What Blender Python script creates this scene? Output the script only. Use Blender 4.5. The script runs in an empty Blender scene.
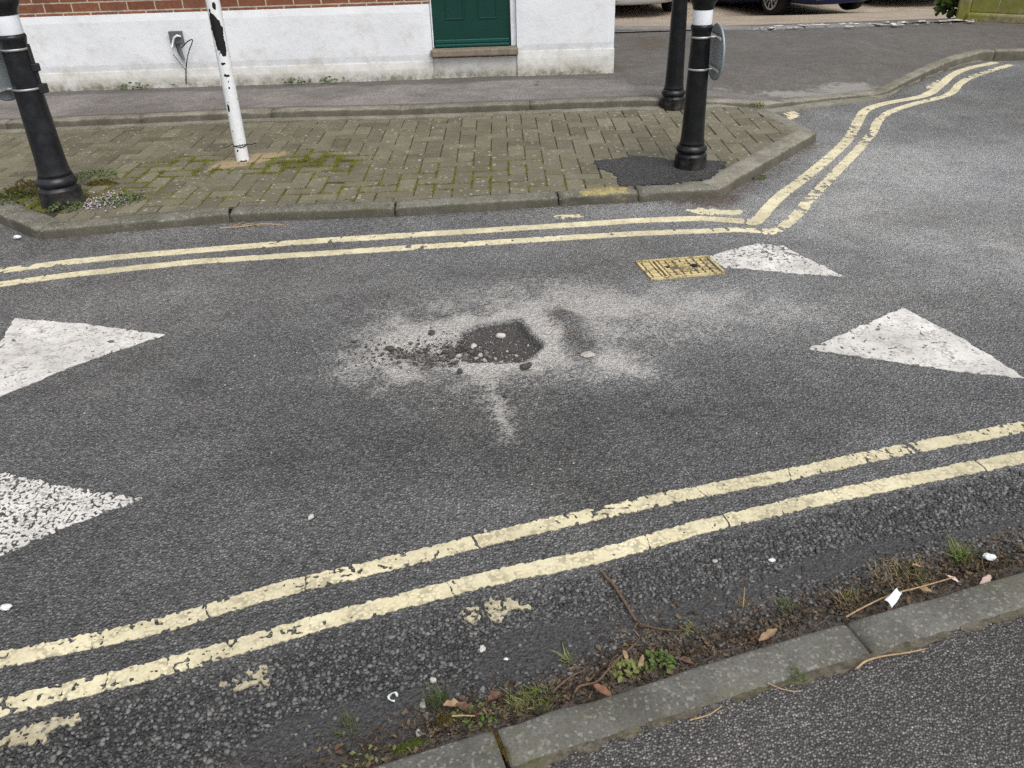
import bpy, bmesh, math, random
import numpy as np
from mathutils import Vector, Matrix, Euler
random.seed(7); rng = np.random.default_rng(11)
sc = bpy.context.scene
COL = sc.collection
PI = math.pi

# ------------------------------------------------------------------ camera model (metres, z up, y away from the camera)
FPX = 829.0; HC = 1.45
_d = np.array([45.0, -1366.0, -FPX]); _d /= np.linalg.norm(_d)
_Z = -_d; _F = np.array([0, 0, -1.0]); _Y = _F - _F.dot(_Z) * _Z; _Y /= np.linalg.norm(_Y); _X = np.cross(_Y, _Z)
RM = np.array([_X, _Y, _Z])

def P(px, py, z=0.0):
    """The point of the level z that the photograph shows at a pixel."""
    v = RM @ np.array([px - 512.0, 384.0 - py, -FPX]); t = (z - HC) / v[2]
    return Vector((v[0] * t, v[1] * t, z))

def W(px, py, y):
    """The point of the upright plane at distance y that the photograph shows at a pixel."""
    v = RM @ np.array([px - 512.0, 384.0 - py, -FPX]); t = y / v[1]
    return Vector((v[0] * t, y, v[2] * t + HC))

cam = bpy.data.cameras.new('camera'); co = bpy.data.objects.new('camera', cam); COL.objects.link(co)
cam.sensor_width = 36.0; cam.lens = FPX / 1024 * 36.0; cam.clip_end = 500; cam.clip_start = 0.05
co.matrix_world = Matrix([list(RM[0]) + [0], list(RM[1]) + [0], list(RM[2]) + [HC], [0, 0, 0, 1]])
sc.camera = co

# ------------------------------------------------------------------ numpy value noise
def _hash(ix, iy, seed):
    h = (ix.astype(np.int64) * 374761393 + iy.astype(np.int64) * 668265263 + seed * 1442695041) & 0xffffffff
    h = ((h ^ (h >> 13)) * 1274126177) & 0xffffffff
    h = h ^ (h >> 16)
    return (h & 0xffffff) / float(0xffffff)

def vnoise(x, y, f, seed=0):
    x = np.asarray(x, float) * f; y = np.asarray(y, float) * f
    ix = np.floor(x); iy = np.floor(y); fx = x - ix; fy = y - iy
    fx = fx * fx * (3 - 2 * fx); fy = fy * fy * (3 - 2 * fy)
    a = _hash(ix, iy, seed); b = _hash(ix + 1, iy, seed); c = _hash(ix, iy + 1, seed); d = _hash(ix + 1, iy + 1, seed)
    return (a * (1 - fx) + b * fx) * (1 - fy) + (c * (1 - fx) + d * fx) * fy

def fbm(x, y, f, seed=0, o=3):
    s = 0; a = 1; t = 0
    for k in range(o):
        s = s + a * vnoise(x, y, f * 2.03 ** k, seed + 17 * k); t += a; a *= 0.5
    return s / t

def sstep(a, b, x):
    t = np.clip((x - a) / (b - a), 0, 1); return t * t * (3 - 2 * t)

def polydist(X, Y, pts):
    """Unsigned distance to a polyline, arc length at the nearest point, and side (>0: left of its direction)."""
    best = np.full(X.shape, 1e9); S = np.zeros(X.shape); side = np.zeros(X.shape); acc = 0.0
    for (ax, ay), (bx, by) in zip(pts[:-1], pts[1:]):
        dx, dy = bx - ax, by - ay; L = math.hypot(dx, dy)
        if L < 1e-9: continue
        t = np.clip(((X - ax) * dx + (Y - ay) * dy) / (L * L), 0, 1)
        d = np.hypot(X - ax - t * dx, Y - ay - t * dy); m = d < best
        best = np.where(m, d, best); S = np.where(m, acc + t * L, S)
        side = np.where(m, np.sign((Y - ay) * dx - (X - ax) * dy), side); acc += L
    return best, S, side

def polysd(X, Y, poly):
    """Signed distance to a closed polygon, positive inside."""
    n = len(poly); d = np.full(X.shape, 1e9); ins = np.zeros(X.shape, bool)
    for i in range(n):
        ax, ay = poly[i]; bx, by = poly[(i + 1) % n]
        dx, dy = bx - ax, by - ay; L2 = dx * dx + dy * dy + 1e-12
        t = np.clip(((X - ax) * dx + (Y - ay) * dy) / L2, 0, 1)
        d = np.minimum(d, np.hypot(X - ax - t * dx, Y - ay - t * dy))
        c = ((ay > Y) != (by > Y)) & (X < (bx - ax) * (Y - ay) / (by - ay + 1e-12) + ax)
        ins ^= c
    return np.where(ins, d, -d)

def smooth_line(pts, n=8):
    """Catmull-Rom through 2D or 3D points."""
    p = [np.array(q, float) for q in pts]; p = [2 * p[0] - p[1]] + p + [2 * p[-1] - p[-2]]; out = []
    for i in range(1, len(p) - 2):
        for k in range(n):
            t = k / n
            out.append(0.5 * (2 * p[i] + (p[i + 1] - p[i - 1]) * t + (2 * p[i - 1] - 5 * p[i] + 4 * p[i + 1] - p[i + 2]) * t * t
                              + (-p[i - 1] + 3 * p[i] - 3 * p[i + 1] + p[i + 2]) * t ** 3))
    out.append(p[-2]); return out

# ------------------------------------------------------------------ scene helpers
def link(name, me, m=None, parent=None):
    o = bpy.data.objects.new(name, me); COL.objects.link(o)
    if m is not None: me.materials.append(m)
    if parent is not None: o.parent = parent
    return o

def obj(name, bm, m, parent=None, smooth=False):
    me = bpy.data.meshes.new(name); bm.normal_update(); bm.to_mesh(me); bm.free()
    if smooth:
        me.polygons.foreach_set('use_smooth', [True] * len(me.polygons))
    return link(name, me, m, parent)

def meshdata(name, V, Fq, m, parent=None, smooth=False):
    me = bpy.data.meshes.new(name); me.from_pydata([tuple(v) for v in V], [], [tuple(f) for f in Fq])
    if smooth: me.polygons.foreach_set('use_smooth', [True] * len(me.polygons))
    me.update(); return link(name, me, m, parent)

def tag(o, label, cat, group=None):
    o['label'] = label; o['category'] = cat
    if group: o['group'] = group
    return o

def kind(o, k): o['kind'] = k; return o

def thing(name, label, cat, loc=(0, 0, 0), rz=0, group=None):
    o = bpy.data.objects.new(name, None); COL.objects.link(o); o.location = loc; o.rotation_euler = (0, 0, rz)
    o.empty_display_size = 0.1
    return tag(o, label, cat, group)

def copy_tree(o, parent=None):
    c = o.copy(); COL.objects.link(c); c.parent = parent
    for ch in list(o.children): copy_tree(ch, c)
    return c

def addbox(bm, lo, hi, bevel=0.0, seg=2):
    r = bmesh.ops.create_cube(bm, size=1.0); vs = r['verts']
    for v in vs:
        v.co = Vector([lo[i] + (v.co[i] + .5) * (hi[i] - lo[i]) for i in range(3)])
    if bevel:
        es = list({e for v in vs for e in v.link_edges})
        bmesh.ops.bevel(bm, geom=es, offset=bevel, segments=seg, affect='EDGES', profile=.5)

def boxobj(name, lo, hi, m, parent=None, bevel=0.0):
    bm = bmesh.new(); addbox(bm, lo, hi, bevel); return obj(name, bm, m, parent)

def lathe(bm, prof, n=40, c=(0, 0, 0), cap=True):
    rings = []
    for r, z in prof:
        rings.append([bm.verts.new((c[0] + r * math.cos(2 * PI * k / n), c[1] + r * math.sin(2 * PI * k / n), c[2] + z)) for k in range(n)])
    for a, b in zip(rings[:-1], rings[1:]):
        for k in range(n): bm.faces.new((a[k], a[(k + 1) % n], b[(k + 1) % n], b[k]))
    if cap:
        bm.faces.new(list(reversed(rings[0]))); bm.faces.new(rings[-1])

def tube(bm, pts, radii, n=8):
    pts = [Vector(p) for p in pts]; rings = []
    if not hasattr(radii, '__len__'): radii = [radii] * len(pts)
    up = Vector((0.13, 0.21, 1)).normalized()
    for i, p in enumerate(pts):
        t = (pts[min(i + 1, len(pts) - 1)] - pts[max(i - 1, 0)]).normalized()
        a = t.cross(up)
        if a.length < 1e-3: a = t.cross(Vector((1, 0, 0)))
        a.normalize(); b = t.cross(a)
        rings.append([bm.verts.new(p + radii[i] * (a * math.cos(2 * PI * k / n) + b * math.sin(2 * PI * k / n))) for k in range(n)])
    for u, w in zip(rings[:-1], rings[1:]):
        for k in range(n): bm.faces.new((u[k], u[(k + 1) % n], w[(k + 1) % n], w[k]))
    bm.faces.new(rings[0]); bm.faces.new(list(reversed(rings[-1])))

def setattr_f(me, name, vals, domain='POINT'):
    a = me.attributes.new(name, 'FLOAT', domain); a.data.foreach_set('value', np.asarray(vals, np.float32).ravel())

def paint_sheet(name, field, lo, hi, h, z, m, parent=None, drop=0.005):
    """A thin layer of paint: the region where field(X, Y) > 0 cut out of a grid with exact edges, with a real edge thickness."""
    nx = max(2, int((hi[0] - lo[0]) / h) + 1); ny = max(2, int((hi[1] - lo[1]) / h) + 1)
    xs = lo[0] + np.arange(nx) * h; ys = lo[1] + np.arange(ny) * h
    X, Y = np.meshgrid(xs, ys, indexing='ij'); f = field(X, Y)
    f = np.where(np.abs(f) < 1e-7, 1e-7, f); ins = f > 0
    V = []; idx = {}; faces = []
    def gv(i, j):
        k = (i, j)
        if k not in idx: idx[k] = len(V); V.append((xs[i], ys[j], z))
        return idx[k]
    def ev(i, j, p, q):
        k = (min((i, j), (p, q)), max((i, j), (p, q)))
        if k not in idx:
            t = f[i, j] / (f[i, j] - f[p, q]); t = min(max(t, .02), .98); idx[k] = len(V)
            V.append((xs[i] + (xs[p] - xs[i]) * t, ys[j] + (ys[q] - ys[j]) * t, z))
        return idx[k]
    cnt = ins[:-1, :-1].astype(int) + ins[1:, :-1] + ins[1:, 1:] + ins[:-1, 1:]
    wall = []
    for i, j in np.argwhere(cnt > 0):
        i = int(i); j = int(j); c = [(i, j), (i + 1, j), (i + 1, j + 1), (i, j + 1)]
        if cnt[i, j] == 4: faces.append([gv(*q) for q in c]); continue
        poly = []; cut = []
        for a in range(4):
            p, q = c[a], c[(a + 1) % 4]
            if ins[p]: poly.append(gv(*p))
            if ins[p] != ins[q]:
                e = ev(*p, *q); poly.append(e); cut.append((len(poly) - 1, ins[p]))
        if len(poly) > 2: faces.append(poly)
        n = len(poly)
        for k, leaving in cut:
            if leaving: wall.append((poly[k], poly[(k + 1) % n]))
    low = {}
    for a, b in wall:
        for q in (a, b):
            if q not in low: low[q] = len(V); V.append((V[q][0], V[q][1], z - drop))
        faces.append([b, a, low[a], low[b]])
    return meshdata(name, V, faces, m, parent)

# ------------------------------------------------------------------ material helpers
class NT:
    def __init__(self, name):
        self.m = bpy.data.materials.new(name); self.m.use_nodes = True; self.t = self.m.node_tree
        self.b = self.t.nodes['Principled BSDF']; self.b.inputs['Specular IOR Level'].default_value = 0.3
        self.tc = self.n('ShaderNodeTexCoord')
    def n(self, typ, ins=None, **kw):
        n = self.t.nodes.new(typ)
        for k, v in kw.items(): setattr(n, k, v)
        for k, v in (ins or {}).items(): self.set(n.inputs[k], v)
        return n
    def set(self, sock, v):
        if hasattr(v, 'is_linked') or hasattr(v, 'links'): self.t.links.new(v, sock)
        else:
            if isinstance(v, (tuple, list)) and len(v) == 3 and sock.type == 'RGBA': v = (*v, 1)
            sock.default_value = v
    def noise(self, scale, detail=3, rough=.55, vec=None, dim='3D', dist=0.0):
        n = self.n('ShaderNodeTexNoise', {'Scale': scale, 'Detail': detail, 'Roughness': rough, 'Distortion': dist}, noise_dimensions=dim)
        self.set(n.inputs['Vector'], vec if vec is not None else self.tc.outputs['Object']); return n.outputs['Fac']
    def vor(self, scale, feature='F1', rand=1.0, vec=None, dim='3D'):
        n = self.n('ShaderNodeTexVoronoi', {'Scale': scale, 'Randomness': rand}, feature=feature, voronoi_dimensions=dim)
        self.set(n.inputs['Vector'], vec if vec is not None else self.tc.outputs['Object']); return n
    def ss(self, x, a, b, lo=0.0, hi=1.0):
        n = self.n('ShaderNodeMapRange', {'From Min': a, 'From Max': b, 'To Min': lo, 'To Max': hi}, interpolation_type='SMOOTHSTEP')
        self.set(n.inputs['Value'], x); return n.outputs['Result']
    def lin(self, x, a, b, lo=0.0, hi=1.0):
        n = self.n('ShaderNodeMapRange', {'From Min': a, 'From Max': b, 'To Min': lo, 'To Max': hi}); self.set(n.inputs['Value'], x); return n.outputs['Result']
    def math(self, op, a, b=None, c=None):
        n = self.n('ShaderNodeMath', operation=op); self.set(n.inputs[0], a)
        if b is not None: self.set(n.inputs[1], b)
        if c is not None: self.set(n.inputs[2], c)
        return n.outputs[0]
    def mul(self, a, b): return self.math('MULTIPLY', a, b)
    def add(self, a, b): return self.math('ADD', a, b)
    def mix(self, f, a, b, blend='MIX'):
        n = self.n('ShaderNodeMix', data_type='RGBA', blend_type=blend)
        self.set(n.inputs[0], f); self.set(n.inputs[6], a); self.set(n.inputs[7], b); return n.outputs[2]
    def mixf(self, f, a, b):
        n = self.n('ShaderNodeMix', data_type='FLOAT'); self.set(n.inputs[0], f); self.set(n.inputs[2], a); self.set(n.inputs[3], b); return n.outputs[0]
    def attr(self, name): return self.n('ShaderNodeAttribute', attribute_name=name).outputs['Fac']
    def grey(self, v):
        n = self.n('ShaderNodeCombineColor'); [self.set(n.inputs[i], v) for i in range(3)]; return n.outputs[0]
    def scalecol(self, c, f):
        n = self.n('ShaderNodeVectorMath', operation='SCALE'); self.set(n.inputs[0], c); self.set(n.inputs['Scale'], f); return n.outputs[0]
    def red(self, c): return self.n('ShaderNodeSeparateColor', {0: c}).outputs[0]
    def green(self, c): return self.n('ShaderNodeSeparateColor', {0: c}).outputs[1]
    def bump(self, h, strength=.5, dist=.005):
        n = self.n('ShaderNodeBump', {'Strength': strength, 'Distance': dist}); self.set(n.inputs['Height'], h)
        self.t.links.new(n.outputs[0], self.b.inputs['Normal'])
    def out(self, col, rough=.8, metal=0.0):
        self.set(self.b.inputs['Base Color'], col); self.set(self.b.inputs['Roughness'], rough); self.b.inputs['Metallic'].default_value = metal
        return self.m

def simple(name, col, rough=.7, metal=0.0, var=.15, scale=30, bump=0.0, bscale=120):
    s = NT(name); n = s.noise(scale, 4)
    c = s.scalecol((*col,), s.lin(n, .25, .75, 1 - var, 1 + var))
    if bump: s.bump(s.noise(bscale, 3), bump, .002)
    return s.out(c, rough, metal)

# ---- asphalt: stones in bitumen, tone of every stone its own; broad tone, dust, mud come from attributes laid on the ground
def asphalt(name, size=122, lo=.075, hi=.30, tint=(.99, 1.0, 1.005), flecks=.975, fleck_v=.40, attrs=True, big=.17, bump=1.0, binder=.070):
    s = NT(name); v1 = s.vor(size); dist = v1.outputs['Distance']; cr = v1.outputs['Color']
    h = s.ss(dist, .66, .10)
    tone = s.red(cr); st = s.lin(s.math('POWER', tone, 1.25), 0, 1, lo, hi)
    fl = s.ss(s.green(cr), flecks, flecks + .03); st = s.mixf(s.mul(fl, s.ss(tone, .3, .8)), st, fleck_v)
    fine = s.noise(size * 2.3, 4, .75); st = s.mul(st, s.lin(fine, .25, .75, .62, 1.38)); grit = s.vor(size * 1.9)
    L = s.noise(1.1, 5, .6); L2 = s.noise(7, 4, .6); patchy = s.mul(s.lin(L, .3, .7, 1 - big, 1 + big), s.lin(L2, .3, .7, .88, 1.12))
    if attrs:
        st = s.mul(st, s.lin(s.attr('pale'), 0, 1, .94, 1.6)); binder = s.mul(s.mul(s.attr('tone_wear'), s.lin(s.attr('pale'), 0, 1, .94, 2.2)), binder); st = s.mul(st, s.attr('tone_wear'))
    gap = s.ss(h, .0, .38)
    bd = s.mul(binder, s.lin(s.red(grit.outputs['Color']), 0, 1, .55, 1.9))
    val = s.mixf(gap, bd, st); val = s.mul(val, patchy)
    col = s.mix(s.ss(s.noise(.8, 4, .6), .35, .65), tint, (tint[0] * 1.02, tint[1] * 1.0, tint[2] * .96)) if attrs else (*tint,)
    col = s.scalecol(col, val)
    rough = s.lin(s.noise(2.2, 3), .3, .7, .62, .85)
    if attrs:
        d = s.attr('dust'); gr = s.noise(210, 3, .7); cl = s.noise(28, 4, .65)
        bl = s.n('ShaderNodeSeparateColor', {0: cr}).outputs[2]; rnd = s.mixf(.5, bl, s.red(grit.outputs['Color']))
        vd = s.vor(125); vd2 = s.vor(70); thr = s.add(s.add(s.add(s.mul(s.red(vd.outputs['Color']), .70), s.mul(s.red(vd2.outputs['Color']), .22)), s.mul(s.add(s.noise(150, 3, .7), -.5), 1.1)), s.mul(s.add(cl, -.5), .55)); df = s.ss(s.math('SUBTRACT', d, thr), -.26, .26)
        dcol = s.mix(s.noise(60, 3), (.31, .30, .28), (.60, .58, .55))
        col = s.mix(s.mul(df, s.lin(d, .25, 1.0, .40, .90)), col, dcol)
        di = s.attr('dirt'); dif = s.ss(s.add(di, s.mul(s.add(s.noise(26, 5, .65), -.5), 1.1)), .35, .8)
        dicol = s.mix(s.ss(s.noise(90, 4), .35, .65), (.050, .038, .029), (.135, .105, .080))
        col = s.mix(s.mul(dif, .85), col, dicol)
        mu = s.attr('mud'); mf = s.ss(s.add(mu, s.mul(s.add(s.noise(40, 4, .6), -.5), .8)), .35, .7)
        mcol = s.mix(s.ss(s.noise(90, 5, .7), .35, .7), (.030, .030, .033), (.092, .090, .089))
        col = s.mix(s.mul(mf, .8), col, mcol)
        pt = s.attr('patch'); pf = s.ss(s.add(pt, s.mul(s.add(s.noise(70, 4), -.5), .35)), .42, .58)
        pcol = s.mix(s.ss(s.noise(170, 4, .7), .42, .7), (.060, .056, .055), (.15, .14, .132))
        col = s.mix(pf, col, pcol)
        h = s.mul(h, s.math('SUBTRACT', 1.0, s.mul(mf, .5)))
        h = s.add(h, s.mul(df, s.mul(gr, .4)))
        rough = s.math('SUBTRACT', s.add(rough, s.mul(df, .15)), s.mul(s.attr('pale'), .22))
    hh = s.add(h, s.mul(fine, .35))
    s.bump(hh, bump, .006)
    return s.out(col, rough)

M = {}
M['road'] = asphalt('asphalt_road')
M['near_pave'] = asphalt('pavement_asphalt', 175, .058, .25, (1.05, 1.0, .95), .945, .36, False, .22, .8, .040)
def footway_mat():
    s = NT('old_footway_asphalt'); v1 = s.vor(120); tone = s.red(v1.outputs['Color'])
    L = s.noise(1.6, 6, .62); n2 = s.noise(9, 5, .6)
    base = s.mix(s.ss(L, .35, .65), (.135, .125, .116), (.205, .192, .182))
    w = s.attr('darker'); wf = s.ss(s.add(w, s.mul(s.add(n2, -.5), .7)), .3, .75)
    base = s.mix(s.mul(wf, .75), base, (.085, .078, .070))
    k = s.mul(s.lin(tone, 0, 1, .72, 1.28), s.lin(n2, .3, .7, .85, 1.15)); col = s.scalecol(base, k)
    p = s.attr('pale'); pf = s.ss(s.add(p, s.mul(s.add(s.noise(16, 5, .7), -.5), 1.2)), .42, .75)
    col = s.mix(s.mul(pf, .42), col, (.40, .385, .35))
    di = s.attr('dirt'); dif = s.ss(s.add(di, s.mul(s.add(s.noise(11, 5, .65), -.5), 1.1)), .4, .8)
    col = s.mix(s.mul(dif, .8), col, (.088, .068, .046))
    s.bump(s.add(v1.outputs['Distance'], s.mul(n2, .5)), .35, .004)
    return s.out(col, .85)
M['footway'] = footway_mat()

def kerb_mat(name, a, b, moss=.5, fleck=.5):
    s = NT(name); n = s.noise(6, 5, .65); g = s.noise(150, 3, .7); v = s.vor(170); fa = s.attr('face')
    oi = s.n('ShaderNodeObjectInfo').outputs['Random']
    col = s.mix(s.ss(n, .35, .65), a, b); col = s.scalecol(col, s.mul(s.lin(g, .3, .7, .72, 1.25), s.lin(oi, 0, 1, .88, 1.12)))
    sp = s.ss(s.red(v.outputs['Color']), .86, .92); col = s.mix(s.mul(sp, fleck), col, (.36, .35, .31))
    li = s.mul(s.ss(s.noise(17, 5, .65), .58, .72), s.ss(s.noise(70, 4), .38, .62)); col = s.mix(s.mul(li, .42), col, (.40, .39, .34))
    mo = s.mul(s.ss(s.noise(5, 4), .48, .68), s.ss(s.noise(40, 4), .38, .6)); col = s.mix(s.mul(mo, moss), col, (.095, .095, .045))
    dk = s.ss(s.noise(13, 5, .7), .56, .72); col = s.mix(s.mul(dk, .35), col, (.06, .056, .046))
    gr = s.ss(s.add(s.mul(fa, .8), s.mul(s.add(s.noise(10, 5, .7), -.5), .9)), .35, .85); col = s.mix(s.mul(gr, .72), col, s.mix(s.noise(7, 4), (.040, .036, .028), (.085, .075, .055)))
    return s, col, g
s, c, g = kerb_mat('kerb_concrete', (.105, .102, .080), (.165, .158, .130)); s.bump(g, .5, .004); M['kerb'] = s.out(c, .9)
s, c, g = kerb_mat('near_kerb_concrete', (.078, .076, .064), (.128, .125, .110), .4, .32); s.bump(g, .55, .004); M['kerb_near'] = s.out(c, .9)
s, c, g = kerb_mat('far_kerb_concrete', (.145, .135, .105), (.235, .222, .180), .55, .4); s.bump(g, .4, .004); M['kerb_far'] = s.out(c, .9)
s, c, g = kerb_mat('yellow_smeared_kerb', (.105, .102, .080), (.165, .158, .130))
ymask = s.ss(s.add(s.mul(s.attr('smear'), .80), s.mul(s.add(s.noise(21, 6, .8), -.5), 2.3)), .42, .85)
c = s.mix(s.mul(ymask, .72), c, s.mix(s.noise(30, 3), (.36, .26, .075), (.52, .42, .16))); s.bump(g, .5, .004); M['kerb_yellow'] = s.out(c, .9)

def paver_mat():
    s = NT('paving_block'); t = s.attr('tone'); g = s.noise(220, 3, .7); n = s.noise(9, 5, .6)
    col = s.mix(t, (.106, .098, .066), (.178, .163, .115)); col = s.scalecol(col, s.mul(s.lin(g, .3, .7, .75, 1.25), s.lin(n, .3, .7, .85, 1.15)))
    v = s.vor(34, vec=None); n3 = s.noise(3.2, 3)
    li = s.ss(s.add(s.add(v.outputs['Distance'], s.mul(s.add(s.noise(95, 4, .7), -.5), .7)), s.mul(s.math('POWER', s.red(v.outputs['Color']), 2.2), -.42)), .02, -.10)
    col = s.mix(s.mul(li, s.ss(s.add(n3, s.mul(s.attr('lichen'), .25)), .42, .58)), col, (.30, .285, .235))
    pk = s.attr('sandy'); col = s.mix(s.mul(s.ss(s.add(pk, s.mul(s.add(s.noise(22, 4), -.5), .6)), .4, .65), .8), col, (.33, .255, .15))
    mo = s.ss(s.add(s.attr('moss'), s.mul(s.add(s.noise(26, 4, .7), -.5), 1.2)), .5, .8); col = s.mix(s.mul(mo, .85), col, (.085, .090, .022))
    gm = s.ss(s.noise(4.2, 5, .65), .5, .7); col = s.mix(s.mul(gm, .45), col, (.085, .082, .050))
    s.bump(s.add(g, s.mul(n, .6)), .45, .003); return s.out(col, .9)
M['paver'] = paver_mat()
def joint_mat():
    s = NT('mossy_joint_sand'); n = s.noise(12, 4, .6); a = s.attr('moss')
    m = s.ss(s.add(s.mul(n, .8), s.mul(a, .55)), .40, .62)
    col = s.mix(m, (.045, .038, .026), s.mix(s.noise(70, 3), (.060, .058, .016), (.15, .15, .04)))
    s.bump(s.noise(150, 3), .6, .006); return s.out(col, .95)
M['joint'] = joint_mat()

def paint_mat(name, a, b, dirt, amt):
    s = NT(name); n = s.noise(9, 5, .65); g = s.noise(130, 3, .7); v = s.vor(95)
    col = s.mix(s.ss(n, .3, .7), a, b); col = s.scalecol(col, s.lin(g, .3, .7, .86, 1.1))
    ty = s.ss(s.noise(2.4, 5, .6, None), .38, .68); col = s.scalecol(col, s.lin(ty, 0, 1, 1.04, .80))
    pit = s.mul(s.ss(v.outputs['Distance'], .42, .6), s.ss(s.noise(20, 4, .6), .42, .6)); col = s.mix(s.mul(pit, amt), col, dirt)
    d2 = s.ss(s.noise(48, 5, .7), .60, .72); col = s.mix(s.mul(d2, amt), col, dirt)
    s.bump(s.add(s.mul(s.ss(v.outputs['Distance'], .6, .1), .6), s.mul(g, .5)), .22, .003); return s.out(col, .78)
M['yellow'] = paint_mat('yellow_road_paint', (.59, .53, .345), (.68, .62, .43), (.24, .21, .14), .6)
M['yellow_far'] = paint_mat('pale_yellow_road_paint', (.57, .515, .34), (.68, .625, .43), (.25, .215, .14), .5)
M['white'] = paint_mat('white_road_paint', (.54, .525, .495), (.66, .645, .61), (.27, .255, .23), .7)
M['old_yellow'] = paint_mat('worn_yellow_paint', (.36, .32, .21), (.50, .45, .31), (.14, .12, .09), .6)
M['cover'] = paint_mat('yellow_painted_iron', (.46, .37, .17), (.60, .51, .28), (.12, .095, .06), .8)

def black_paint(name, rust=.15, bk=((.0045, .005, .006), (.009, .0095, .011)), spec=.28):
    s = NT(name); n = s.noise(14, 5, .7); base = s.mix(s.ss(n, .35, .7), bk[0], bk[1])
    sc_ = s.ss(s.noise(38, 5, .75), .70, .76); col = s.mix(s.mul(sc_, .5), base, (.10, .10, .10))
    r = s.mul(s.ss(s.noise(3.1, 5, .7), .60, .68), s.ss(s.noise(22, 4), .45, .6)); col = s.mix(s.mul(r, rust), col, (.12, .045, .02))
    geo = s.n('ShaderNodeNewGeometry'); zz__ = s.n('ShaderNodeSeparateXYZ', {0: geo.outputs['Position']}).outputs[2]
    spl = s.ss(s.add(s.lin(zz__, .06, .42, .62, .10), s.mul(s.add(s.noise(17, 6, .75), -.5), 1.3)), .42, .95); col = s.mix(s.mul(spl, .55), col, (.11, .10, .082))
    s.bump(s.noise(45, 3), .08, .003); s.b.inputs['Specular IOR Level'].default_value = spec
    return s.out(col, s.lin(n, .3, .7, .24, .40))
M['black'] = black_paint('black_gloss_paint', .2)
M['black_old'] = black_paint('weathered_black_paint', .35, ((.010, .0105, .012), (.020, .021, .024)), .33)
M['black_rust'] = black_paint('rust_marked_black_paint', .9)
M['band'] = simple('reflective_band', (.70, .72, .76), .35, 0, .06, 40)
M['steel'] = simple('galvanised_strap', (.36, .36, .35), .45, .6, .2, 60)
M['signback'] = simple('sign_back_grey', (.27, .31, .33), .5, .3, .12, 14)
M['signface'] = simple('sign_face_white', (.75, .75, .75), .4, 0, .05, 10)
M['darkmetal'] = simple('dark_metal', (.03, .03, .032), .5, .3, .2, 50)

def white_pole():
    s = NT('flaking_white_paint'); g = s.noise(50, 4); col = s.scalecol((.72, .73, .74), s.lin(g, .3, .7, .93, 1.05))
    fl = s.attr('flake'); f1 = s.ss(s.add(fl, s.mul(s.add(s.noise(62, 4, .7), -.5), 1.0)), .47, .52)
    sp = s.ss(s.noise(52, 3, .5), .70, .715); k = s.math('MAXIMUM', f1, s.mul(sp, .95)); col = s.mix(k, col, (.010, .010, .011))
    s.bump(s.math('SUBTRACT', 1.0, k), .5, .003); return s.out(col, .5)
M['pole'] = white_pole()

def plaster(name, grime, base=(.69, .705, .725)):
    s = NT(name); n = s.noise(2.2, 6, .65); g = s.noise(26, 5, .6); col = s.scalecol(base, s.lin(n, .3, .7, .92, 1.05))
    geo = s.n('ShaderNodeNewGeometry'); z = s.n('ShaderNodeSeparateXYZ', {0: geo.outputs['Position']}).outputs[2]
    up = s.lin(z, .12, .70, 1.0, 0.0)
    gr = s.ss(s.add(s.mul(up, grime), s.mul(s.add(s.noise(7, 6, .7), -.5), 1.1)), .30, .85)
    col = s.mix(s.mul(gr, .85), col, s.mix(s.noise(11, 4), (.29, .265, .20), (.47, .44, .37)))
    mo = s.mul(s.ss(s.lin(z, .12, .21, 1, 0), .1, .9), s.ss(s.noise(11, 6, .75), .40, .62)); col = s.mix(s.mul(mo, .8), col, (.11, .105, .065))
    ch = s.mul(s.ss(s.noise(19, 5, .7), .66, .70), s.ss(s.noise(3, 3), .45, .6)); col = s.mix(s.mul(ch, .7), col, (.33, .30, .24))
    dn = s.ss(s.noise(55, 4, .7), .66, .74); col = s.mix(s.mul(dn, .35), col, (.32, .31, .29))
    st2 = s.mul(s.ss(s.noise(3.3, 6, .7), .48, .68), s.ss(s.noise(17, 5, .7), .36, .6)); col = s.mix(s.mul(st2, .38), col, (.43, .41, .35)); s.bump(s.add(s.mul(n, 1.2), s.mul(g, .5)), .32, .015); return s.out(col, .85)
M['plaster'] = plaster('white_plaster', .60)
M['plaster_low'] = plaster('dirty_white_plaster', .62, (.63, .63, .61))
def brick_mat():
    s = NT('red_brick'); mp = s.n('ShaderNodeMapping', {'Rotation': (math.radians(90), 0, 0), 'Location': (.09, .0, .0)}); s.set(mp.inputs['Vector'], s.tc.outputs['Object'])
    b = s.n('ShaderNodeTexBrick', {'Color1': (.20, .078, .042, 1), 'Color2': (.155, .058, .032, 1), 'Mortar': (.40, .35, .28, 1), 'Scale': 1.0, 'Mortar Size': .0055,
                                   'Mortar Smooth': .15, 'Bias': -.1, 'Brick Width': .2115, 'Row Height': .068}, offset=.38, offset_frequency=2)
    wob = s.n('ShaderNodeVectorMath', operation='MULTIPLY_ADD'); nz = s.n('ShaderNodeTexNoise', {'Scale': 30.0}); s.set(nz.inputs['Vector'], s.tc.outputs['Object'])
    s.set(wob.inputs[0], nz.outputs['Color']); wob.inputs[1].default_value = (.006, .006, .006); s.set(wob.inputs[2], mp.outputs[0]); s.set(b.inputs['Vector'], wob.outputs[0])
    n = s.noise(40, 5, .7); col = s.scalecol(b.outputs['Color'], s.lin(n, .3, .7, .72, 1.25))
    dk = s.ss(s.noise(6, 3), .55, .7); col = s.mix(s.mul(dk, .4), col, (.10, .05, .035))
    s.bump(s.add(s.mul(b.outputs['Fac'], -1.0), s.mul(n, .4)), .7, .006); return s.out(col, .88)
M['brick'] = brick_mat()
M['door'] = simple('dark_green_gloss_paint', (.003, .038, .028), .4, 0, .12, 8, .05, 60)
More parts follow.
